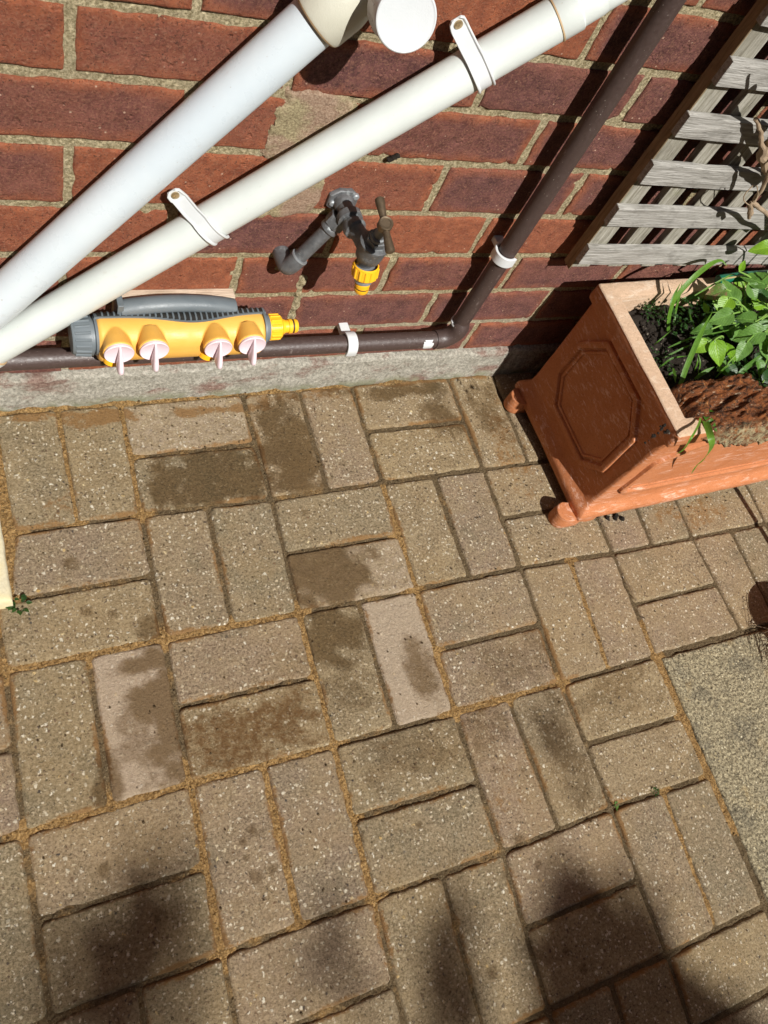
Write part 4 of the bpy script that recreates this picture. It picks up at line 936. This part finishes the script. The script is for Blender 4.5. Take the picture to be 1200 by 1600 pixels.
# ------------------------------------------------------------------ plants
def leafmesh(L, W_, fold=.25, curl=.35, seed=0, nu=12, nv=9):
    vs, fs, sd_, al = [], [], [], []
    for i in range(nu + 1):
        t = i / nu; w_ = W_ * (math.sin(math.pi * min(1, t ** .72 * .985 + .015)) ** .8) * (1 - .25 * t) * 1.12
        if t > .93: w_ *= (1 - t) / .07 * .8 + .02
        for j in range(nv):
            s = (j / (nv - 1) - .5) * 2; x = s * w_ / 2; y = t * L
            z = abs(s) * w_ / 2 * fold - curl * L * t * t * .5 + .03 * L * math.sin(t * 9 + seed) * abs(s) + .012 * L * math.sin(t * 31 + s * 3 + seed)
            vs.append(V((x, y, z))); sd_.append(abs(s) * w_ / max(W_, 1e-6)); al.append(t)
    for i in range(nu):
        for j in range(nv - 1): a = i * nv + j; fs.append((a, a + 1, a + nv + 1, a + nv))
    return vs, fs, sd_, al
class LeafSet:
    def __init__(s): s.v = []; s.f = []; s.s = []; s.a = []; s.t = []
    def add(s, base, tipdir, nrm, L, W_, tone, **kw):
        y = V(tipdir).normalized(); z = (V(nrm) - y * V(nrm).dot(y)).normalized(); x = y.cross(z); vs, fs, sd_, al = leafmesh(L, W_, seed=tone * 20, **kw); b = len(s.v)
        s.v += [V(base) + x * q.x + y * q.y + z * q.z for q in vs]; s.f += [tuple(b + k for k in f) for f in fs]; s.s += sd_; s.a += al; s.t += [tone] * len(vs)
    def blade(s, pts, w_, tone, n=6):
        P = spline(pts, n); m_ = len(P); b = len(s.v); view = V((-.5, -.55, .75))
        for i, q in enumerate(P):
            t = (P[min(i + 1, m_ - 1)] - P[max(i - 1, 0)]).normalized(); sd = t.cross(view + V((nz(i * .1, tone * 9, 0) * .8, 0, 0))).normalized(); n_ = sd.cross(t); k = i / (m_ - 1)
            ww = w_ * min(1, (1 - k) * 2.6 + .06) * min(1, .55 + k * 2) / 2
            for e in (-1, 0, 1): s.v.append(q + sd * e * ww - n_ * (.25 * ww if e == 0 else 0)); s.s.append(abs(e)); s.a.append(k * .3); s.t.append(tone)
        for i in range(m_ - 1):
            for j in range(2): a = b + i * 3 + j; s.f.append((a, a + 1, a + 4, a + 3))
    def build(s, name, mat, parent=None): return pyobj(name, s.v, s.f, mat, parent, attrs={'side': s.s, 'along': s.a, 'tone': s.t})
def soil_at(q):
    d = V((q.x, q.y, 0)) - PO; x = d.dot(PX); y = d.dot(PY); x = min(max(x, .05), PL - .05); y = min(max(y, .05), PW - .05); return pp_(x, y, soilz(x, y))
rl = random.Random(3)
def extra(n, u0, u1, v0, v1):
    return [((rl.uniform(u0, u1), rl.uniform(v0, v1)), rl.uniform(.297, .325), rl.uniform(0, 360), rl.uniform(.022, .036), rl.uniform(.015, .022), rl.choice(['leaf', 'leaf', 'leaf_dark', 'leaf_bright']), rl.random()) for _ in range(n)]
def leafy(label, leaves, root_px):
    """leaves: (centre px, z, tip angle in the picture (deg, 0=right, 90=up), length m, width m, material key, tone)"""
    rt = soil_at(at(*root_px, z=.27)); t = thing('leafy_plant', label, 'plant', rt, 'broad leaved plants in the terracotta trough'); sm = MB()
    for (u, v), z, ang, L, W_, mk, tone in leaves:
        c = at(u, v, z=z); a = math.radians(ang); right = V(R[0]); up = V(-R[1]); d = right * math.cos(a) + up * math.sin(a); vw = V(-R[2])
        d = (d - vw * .15).normalized(); n = (vw * .75 + V((0, 0, .45)) + V((random.uniform(-.3, .3), random.uniform(-.3, .1), 0))).normalized()
        L *= 1.12; W_ *= 1.12; ls = LeafSet(); base = c - d * L * .5; ls.add(base, d, n, L, W_, tone, fold=random.uniform(.15, .4), curl=random.uniform(.1, .5)); ls.build('leaf', M[mk], t)
        g1 = rt + (base - rt) * .35 + V((0, 0, .012)); g1.x += random.uniform(-.01, .01)
        sm.tube(spline([rt, g1, rt + (base - rt) * .75 + V((0, 0, .012)), base, base + d * L * .1], 5), [.0022 - .0013 * k / 20 for k in range(21)], 8)
    ls = None; o_ = sm.build('stem', M['blade_stem'], t); return t
g = G('stem'); M['blade_stem'] = g.done(g.mix(g.noise(60), (.09, .22, .03), (.24, .36, .08)), .5, None)
PXM = .00098  # metres per photo pixel at the planter
leafy('bright green broad leaved plant in the middle of the trough with a pinkish leaf', [((1140, 455), .355, 112, .044, .027, 'leaf', .9), ((1118, 458), .345, 195, .034, .024, 'leaf_pink', .6), ((1132, 478), .35, 240, .028, .026, 'leaf_bright', .7), ((1127, 497), .34, 200, .038, .026, 'leaf', .95),
      ((1150, 470), .335, 20, .03, .02, 'leaf_dark', .5), ((1102, 480), .32, 100, .018, .010, 'leaf_bright', .5), ((1145, 520), .31, 300, .034, .022, 'leaf', .2), ((1115, 520), .30, 250, .032, .02, 'leaf_dark', .8)] + extra(12, 1085, 1160, 440, 560), (1150, 520))
leafy('green plant with cupped ribbed leaves at the back right of the trough', [((1180, 437), .37, 150, .042, .034, 'leaf', .65), ((1176, 456), .36, 300, .030, .022, 'leaf', .6), ((1166, 498), .355, 165, .030, .026, 'leaf', .7), ((1172, 524), .35, 195, .046, .030, 'leaf', .8), ((1160, 549), .34, 245, .034, .022, 'leaf', .9),
      ((1196, 462), .35, 0, .035, .024, 'leaf_dark', .9), ((1194, 515), .345, 320, .030, .024, 'leaf', .5), ((1197, 545), .335, 290, .036, .024, 'leaf', .6), ((1192, 388), .43, 185, .040, .022, 'leaf_bright', .8), ((1160, 415), .38, 60, .022, .010, 'leaf_bright', .3),
      ((1178, 466), .32, 80, .018, .014, 'leaf_bright', .4), ((1195, 492), .33, 45, .028, .02, 'leaf', .4), ((1150, 505), .32, 200, .03, .02, 'leaf_dark', .4), ((1188, 575), .31, 290, .028, .018, 'leaf', .5), ((1215, 430), .37, 30, .04, .03, 'leaf', .5), ((1225, 480), .37, 340, .045, .032, 'leaf', .6), ((1220, 540), .35, 20, .045, .032, 'leaf', .7)] + extra(18, 1140, 1215, 430, 590), (1195, 500))
leafy('low yellow green seedling with two rounded leaves behind the rotten wood', [((1095, 542), .325, 215, .028, .021, 'leaf_bright', .75), ((1121, 552), .330, 285, .040, .026, 'leaf_bright', .35), ((1108, 532), .315, 100, .016, .008, 'leaf', .5), ((1128, 562), .305, 330, .030, .016, 'leaf', .4), ((1130, 576), .30, 20, .02, .008, 'leaf_bright', .3)], (1115, 545))
def blades(name, label, lst, grp=None, mat='blade'):
    ls = LeafSet()
    for pts, w_, tone in lst: ls.blade([at(u, v, z=z) for u, v, z in pts], w_, tone)
    o_ = ls.build(name, M[mat]); return tag(o_, label, 'grass', grp)
blades('grass_tuft', 'tall strap leaved grass tuft arching up from the left side of the trough', [([(1057, 618, .285), (1070, 580, .31), (1083, 548, .33), (1098, 515, .345), (1113, 487, .35)], .0085, .75), ([(1044, 520, .28), (1046, 492, .31), (1056, 465, .34), (1082, 435, .37), (1108, 414, .385), (1126, 407, .385), (1136, 416, .38)], .0085, .85),
       ([(1043, 522, .28), (1046, 490, .31), (1052, 465, .33), (1063, 442, .345)], .006, .5), ([(1052, 520, .28), (1055, 490, .3), (1062, 460, .33), (1066, 440, .34)], .004, .3), ([(1085, 462, .33), (1110, 447, .345), (1135, 433, .36), (1145, 428, .362)], .003, 1), ([(1066, 468, .3), (1085, 463, .31), (1098, 470, .31)], .008, .2)], 'grass tufts in the trough')
blades('grass_tuft', 'sprawling grass tuft with thin dark blades crossing the soil of the trough', [([(1040, 545, .285), (1075, 530, .31), (1110, 522, .325), (1165, 510, .33)], .003, .4), ([(1035, 560, .28), (1065, 545, .3), (1085, 536, .31)], .003, .3), ([(1085, 592, .285), (1100, 582, .295), (1116, 573, .305)], .007, .6), ([(1120, 573, .3), (1130, 580, .298), (1138, 588, .293)], .007, 1),
       ([(1085, 580, .28), (1090, 565, .3), (1091, 545, .31)], .0025, .9), ([(1090, 585, .28), (1094, 568, .3), (1090, 550, .31)], .0025, .8), ([(1145, 582, .28), (1146, 570, .3), (1142, 556, .315)], .0035, .7), ([(1150, 590, .285), (1165, 575, .3), (1185, 560, .32), (1200, 548, .33)], .009, .25), ([(1052, 575, .28), (1054, 585, .29), (1055, 598, .292)], .005, .9),
       ([(1030, 575, .28), (1050, 560, .3), (1075, 556, .3)], .003, .2), ([(1118, 590, .29), (1132, 575, .31), (1145, 568, .32)], .003, 1), ([(1035, 600, .28), (1045, 585, .28), (1058, 580, .285)], .004, .1), ([(1020, 540, .28), (1030, 532, .3), (1050, 515, .31)], .0022, .5), ([(1075, 470, .29), (1080, 500, .31), (1090, 520, .3)], .003, .2)], 'grass tufts in the trough')
o = blades('grass_tuft', 'pair of long green blades hanging over the front rim of the planter', [([(1092, 640, .318), (1104, 652, .328), (1113, 662, .326), (1120, 675, .318)], .009, .15), ([(1090, 636, .318), (1110, 645, .330), (1126, 655, .330), (1126, 668, .322)], .008, .2)], 'grass tufts in the trough')
ls = LeafSet(); ls.blade([at(1095, 645, z=.322), at(1103, 660, z=.325), at(1110, 682, y=-.362), at(1112, 697, y=-.372), at(1103, 714, y=-.372), at(1088, 728, y=-.366), at(1080, 740, y=-.362)], .0105, .95)
ls.blade([at(1095, 648, z=.322), at(1092, 662, z=.325), at(1080, 684, y=-.362), at(1068, 702, y=-.362), at(1056, 710, y=-.362)], .0040, 1.); ls.build('blade', M['blade'], o)
# small dark weed with tiny leaves by the left rim and the crack weeds
def tinyweed(c, rad, n, L, label, name, mat, h=.01, grp=None, flower=False):
    ls = LeafSet(); c = V(c)
    for k in range(n):
        a = random.uniform(0, 6.28); rr_ = rad * math.sqrt(random.random()); b = c + V((math.cos(a) * rr_, math.sin(a) * rr_, random.uniform(0, h)))
        ls.add(b, V((math.cos(a + random.gauss(0, .7)), math.sin(a + random.gauss(0, .7)), random.uniform(-.1, .6))), V((random.gauss(0, .3), random.gauss(0, .3), 1)), L * random.uniform(.6, 1.2), L * .62 * random.uniform(.6, 1.1), random.random(), nu=5, nv=5)
    return tag(ls.build(name, M[mat]), label, 'weed', grp)
tinyweed(soil_at(at(1003, 478, z=.28)) + V((0, 0, .006)), .022, 130, .0065, 'low purple green weed with tiny leaves inside the left corner of the trough', 'small_weed', 'leaf_dark', .018)
tinyweed(soil_at(at(1030, 560, z=.28)) + V((0, 0, .002)), .024, 90, .005, 'creeping dark weed along the left inner side of the trough', 'small_weed', 'leaf_dark', .01)
for k, (u, v, rr_, nn) in enumerate([(1075, 520, .05, 150), (1160, 590, .05, 150), (1180, 450, .04, 110), (1090, 450, .03, 80)]):
    tinyweed(soil_at(at(u, v, z=.28)) + V((0, 0, .002)), rr_, nn, .011, ['dark low leaves beneath the tall grass in the middle of the trough', 'dark low leaves behind the right end of the rotten wood', 'dark low leaves under the cupped ribbed plant', 'dark low leaves near the back rim left of the pinkish leaf'][k], 'ground_leaves', 'leaf_dark', .022, 'low leaves over the soil')
tinyweed(at(28, 946, z=.002), .011, 22, .009, 'small green weed rooted at the corner of the pale stone block', 'crack_weed', 'leaf_dark', .006)
tinyweed(at(962, 1259, z=-.001), .004, 14, .0045, 'tiny green sprout in the joint near the lower right pavers', 'crack_weed', 'leaf', .004)
tinyweed(at(1022, 1236, z=-.001), .005, 16, .0045, 'tiny olive sprout in the joint just left of the big slab', 'crack_weed', 'leaf_dark', .004)
# scattered dry stalks on the pavers
for k, (a, b, c_) in enumerate([((978, 905), (987, 925), (996, 940)), ((1065, 886), (1085, 897), (1098, 912)), ((735, 588), (745, 600), (752, 612)), ((975, 912), (985, 915), (993, 925))]):
    mb = MB(); mb.tube(spline([at(*a, z=.002), at(*b, z=.006), at(*c_, z=.002)], 5), .0005, 6)
    tag(mb.build('dry_stalk', M['dry_root']), ['dry stalk lying across the joint below the near planter foot', 'thin dry stalk curving over a paver near the right slab', 'pale dry stalk at the wall foot beside the planter shadow', 'short dry stalk touching another near the joint sprout'][k], 'stalk', 'dry stalks on the paving')

# ------------------------------------------------------------------ green hose behind the plants
ha = at(1105, 419, z=.345); hp = [at(1112, 420, z=.338), at(1150, 421, z=.345), at(1200, 423, z=.350), at(1260, 424, z=.352), at(1400, 425, z=.350)]
th_ = thing('garden_hose', 'green garden hose with tan stripe resting along the back rim of the planter', 'hose', hp[0])
for q in hp: q.y = -.072
sp = spline(hp, 8); MB().tube(sp, .0082, 24).build('tube', M['hose_green'], th_)
MB().tube([q + V((0, -.0040, .0068)) for q in sp], .0017, 8).build('stripe', M['hose_stripe'], th_)

# ------------------------------------------------------------------ dead vine on the trellis
tv = thing('dead_vine', 'dry brown vine stems twisting over the right side of the trellis', 'vine', at(1195, 300, y=-.07)); mb = MB()
def vine(pts, r0, r1, y0=-.066):
    P = spline([at(u, v, y=yy) for u, v, yy in pts], 7); n = len(P); P = [q + V((nz(i * .3, r0 * 99, 0), nz(i * .3, r0 * 99, 5), nz(i * .3, 3, r0 * 99))) * r0 * .7 for i, q in enumerate(P)]
    mb.tube(P, [r0 + (r1 - r0) * i / (n - 1) for i in range(n)], 10)
vine([(1235, 190, -.075), (1205, 222, -.07), (1192, 240, -.068), (1197, 262, -.072), (1215, 285, -.07)], .0085, .006); vine([(1180, 186, -.062), (1188, 205, -.066), (1190, 225, -.07), (1200, 250, -.07)], .003, .0035)
vine([(1210, 235, -.07), (1203, 262, -.085), (1196, 285, -.085), (1183, 305, -.085), (1174, 322, -.085), (1171, 340, -.08)], .0032, .003); vine([(1171, 322, -.084), (1172, 335, -.086), (1174, 318, -.085), (1182, 322, -.088), (1200, 336, -.085), (1225, 360, -.08)], .004, .003)
vine([(1176, 290, -.085), (1164, 303, -.087), (1162, 313, -.087), (1171, 321, -.086)], .0008, .0008); vine([(1182, 290, -.085), (1184, 302, -.087), (1180, 312, -.087), (1174, 320, -.086)], .0008, .0007); vine([(1225, 130, -.08), (1213, 165, -.08), (1222, 210, -.08), (1240, 280, -.08), (1250, 380, -.09)], .006, .004)
vine([(1215, 175, -.075), (1230, 150, -.09), (1260, 100, -.10)], .003, .002)
mb.build('stem', M['vine_bark'], tv)
ls = LeafSet()
for k in range(26):
    c = V((random.uniform(.62, .84), random.uniform(-.22, -.09), random.uniform(.42, .86))); ls.add(c, V((random.gauss(0, 1), random.gauss(0, .6), random.gauss(0, 1))), V((random.gauss(0, .5), -1, .5)), random.uniform(.03, .05), random.uniform(.02, .03), random.random())
cl = thing('climber', 'green leafy climber hanging just beyond the right side of the trellis', 'plant', (.66, -.1, .3)); ls.build('leaves', M['leaf'], cl)
mb = MB()
for k in range(6):
    x = .62 + .035 * k; mb.tube(spline([(x + .02, -.10, .28), (x, -.11, .45), (x + .03, -.14, .62), (x - .01, -.12, .82)], 6), .0016, 6)
mb.build('stem', M['blade_stem'], cl)

# ------------------------------------------------------------------ dark pot with dry roots at the right edge
pc_ = V((.734, -.672, 0)); tp = thing('plant_pot', 'dark brown round pot with dry grass roots at the right edge of the slab', 'plant pot', pc_)
MB().lathe(pc_, (0, 0, 1), [(.0006, .045), (.002, .049), (.075, .058), (.076, .062), (.088, .063), (.089, .058), (.078, .055), (.0775, .0001)], 44).build('pot', M['pot_brown'], tp)
mb = MB()
for k in range(110):
    a = random.uniform(2.2, 5.0); b = pc_ + V((math.cos(a) * .055, math.sin(a) * .055, random.uniform(.004, .085))); d = V((math.cos(a), math.sin(a), 0)); L = random.uniform(.02, .06)
    mb.tube(spline([b, b + d * L * .5 + V((random.gauss(0, .006), random.gauss(0, .006), random.uniform(0, .010))), V((b.x + d.x * L, b.y + d.y * L, max(.003, b.z * .3)))], 3), .0005, 5)
mb.build('dry_roots', M['dry_root'], tp)
MB().tube([(.815, -.60, 0), (.812, -.595, .30)], .006, 12).build('cane', M['vine_bark'], thing('garden_cane', 'short brown garden cane standing beside the dark pot at the right edge', 'cane', (.815, -.60, 0)))

# ------------------------------------------------------------------ unseen walls, house, fence and greenery added to shut out most of the sky
nw = thing('sky_block_wall', 'tall dark brick wall added unseen left of the viewer to block sky', 'wall', (-1.8, -2, 0))
mb = MB(); mb.box((-1.92, -1.95, 2.75), .22, 3.9, 5.56)
mb.build('brickwork', M['brick_dark'], nw, sharp=30)
fe = thing('sky_block_fence', 'dark boarded fence added unseen behind the viewer to block low sky', 'fence', (0, -3.9, 0)); mb = MB()
for k in range(44): mb.box((-2.3 + .128 * k, -3.9 + (k % 2) * .012, 1.2), .124, .018, 2.4)
mb.build('boards', M['edge_wood'], fe, sharp=30)
for k in range(4): MB().box((-2.2 + 1.8 * k, -3.96, 1.0), .09, .09, 2.0).build('post', M['edge_wood'], fe, sharp=30)
oh = thing('sky_block_house', 'dark brick gable added unseen opposite, beyond the fence, to block sky', 'house', (0, -8, 0))
MB().box((0, -8.2, 2.6), 14, .4, 5.3).build('wall', M['brick_dark'], oh, sharp=30)
rf = MB(); rf.add([(-7.3, -7.7, 5.1), (7.3, -7.7, 5.1), (7.3, -10.5, 5.9), (-7.3, -10.5, 5.9), (-7.3, -7.7, 5.0), (7.3, -7.7, 5.0), (7.3, -10.5, 5.8), (-7.3, -10.5, 5.8)], [(0, 1, 2, 3), (4, 7, 6, 5), (0, 4, 5, 1), (1, 5, 6, 2), (2, 6, 7, 3), (3, 7, 4, 0)]); rf.build('roof', M['slate'], oh, sharp=30)
hg_ = thing('sky_block_hedge', 'added unseen hedge along the right side of the yard', 'sky_block_hedge', (2.0, -1.9, 0)); ls = LeafSet()
for k in range(9000):
    q = V((1.95 + random.random() ** 2 * .5, random.uniform(-3.6, -.1), random.uniform(0, 3.6))); ls.add(q, V((random.gauss(0, 1), random.gauss(0, 1), random.gauss(0, 1))), V((-1, random.gauss(0, .6), random.gauss(.4, .6))), random.uniform(.06, .10), random.uniform(.04, .06), random.random(), nu=2, nv=3)
ls.build('foliage', M['leaf_dark'], hg_); MB().box((2.22, -1.85, 1.75), .3, 3.4, 3.4).build('inner_twigs', M['leaf_core'], hg_, sharp=30)

# ------------------------------------------------------------------ tree behind the camera, its branch ends shade the near paving
tr = thing('garden_tree', 'leafy garden tree behind the viewer that dapples the near paving', 'tree', (1.4, -5.4, -.03))
mb = MB(); mb.tube(spline([(1.4, -5.4, -.05), (1.38, -5.38, 1.2), (1.2, -5.2, 2.6), (.9, -4.9, 3.6), (.5, -4.7, 4.2)], 6), [.12 - .004 * k for k in range(25)], 14)
cl_ = LeafSet()
def cluster(gx, gy, rx, ry, dist, n, sz=.05):
    dist += 1.3; c = V((gx, gy, 0)) + SUN * dist
    for k in range(n):
        a = random.uniform(0, 6.28); q = math.sqrt(random.random()); p_ = c + V((math.cos(a) * rx * q, math.sin(a) * ry * q, 0)) + SUN * random.uniform(-.25, .25)
        cl_.add(p_, V((random.gauss(0, 1), random.gauss(0, 1), random.gauss(0, .5))), V((random.gauss(0, .4), -.6 + random.gauss(0, .4), 1)), sz * random.uniform(.7, 1.3), sz * .6 * random.uniform(.7, 1.2), random.random(), nu=3, nv=3)
    mb.tube(spline([(.9, -4.9, 3.6), (c + V((.5, -.8, .5))), c + V((.2, -.6, .1))], 6), [.012 - .0008 * k for k in range(13)], 8)
for (u, v), rx, ry, n, ds in (((955, 1480), .085, .09, 85, 4.6), ((900, 1560), .06, .10, 80, 4.8), ((1010, 1590), .10, .07, 80, 4.7), ((985, 1420), .03, .03, 8, 4.6), ((245, 1440), .045, .07, 36, 5.0), ((200, 1560), .06, .05, 40, 5.1), ((90, 1560), .07, .06, 20, 5.0), ((715, 1560), .05, .07, 26, 4.9), ((540, 1520), .04, .04, 9, 5.2), ((870, 1160), .030, .055, 3, 5.8), ((700, 1420), .03, .05, 6, 5.2), ((1130, 1600), .06, .04, 14, 4.8), ((880, 1380), .05, .03, 6, 5.3)):
    gxy = gp(u, v); cluster(gxy[0], gxy[1], rx, ry, ds, n)
for k in range(8): cluster(random.uniform(-.9, 1.2), random.uniform(-1.9, -1.35), .22, .16, 4.9 + random.random() * .5, 60, .07)
mb.build('trunk', M['vine_bark'], tr); cl_.build('crown', M['tree_leaf'], tr)
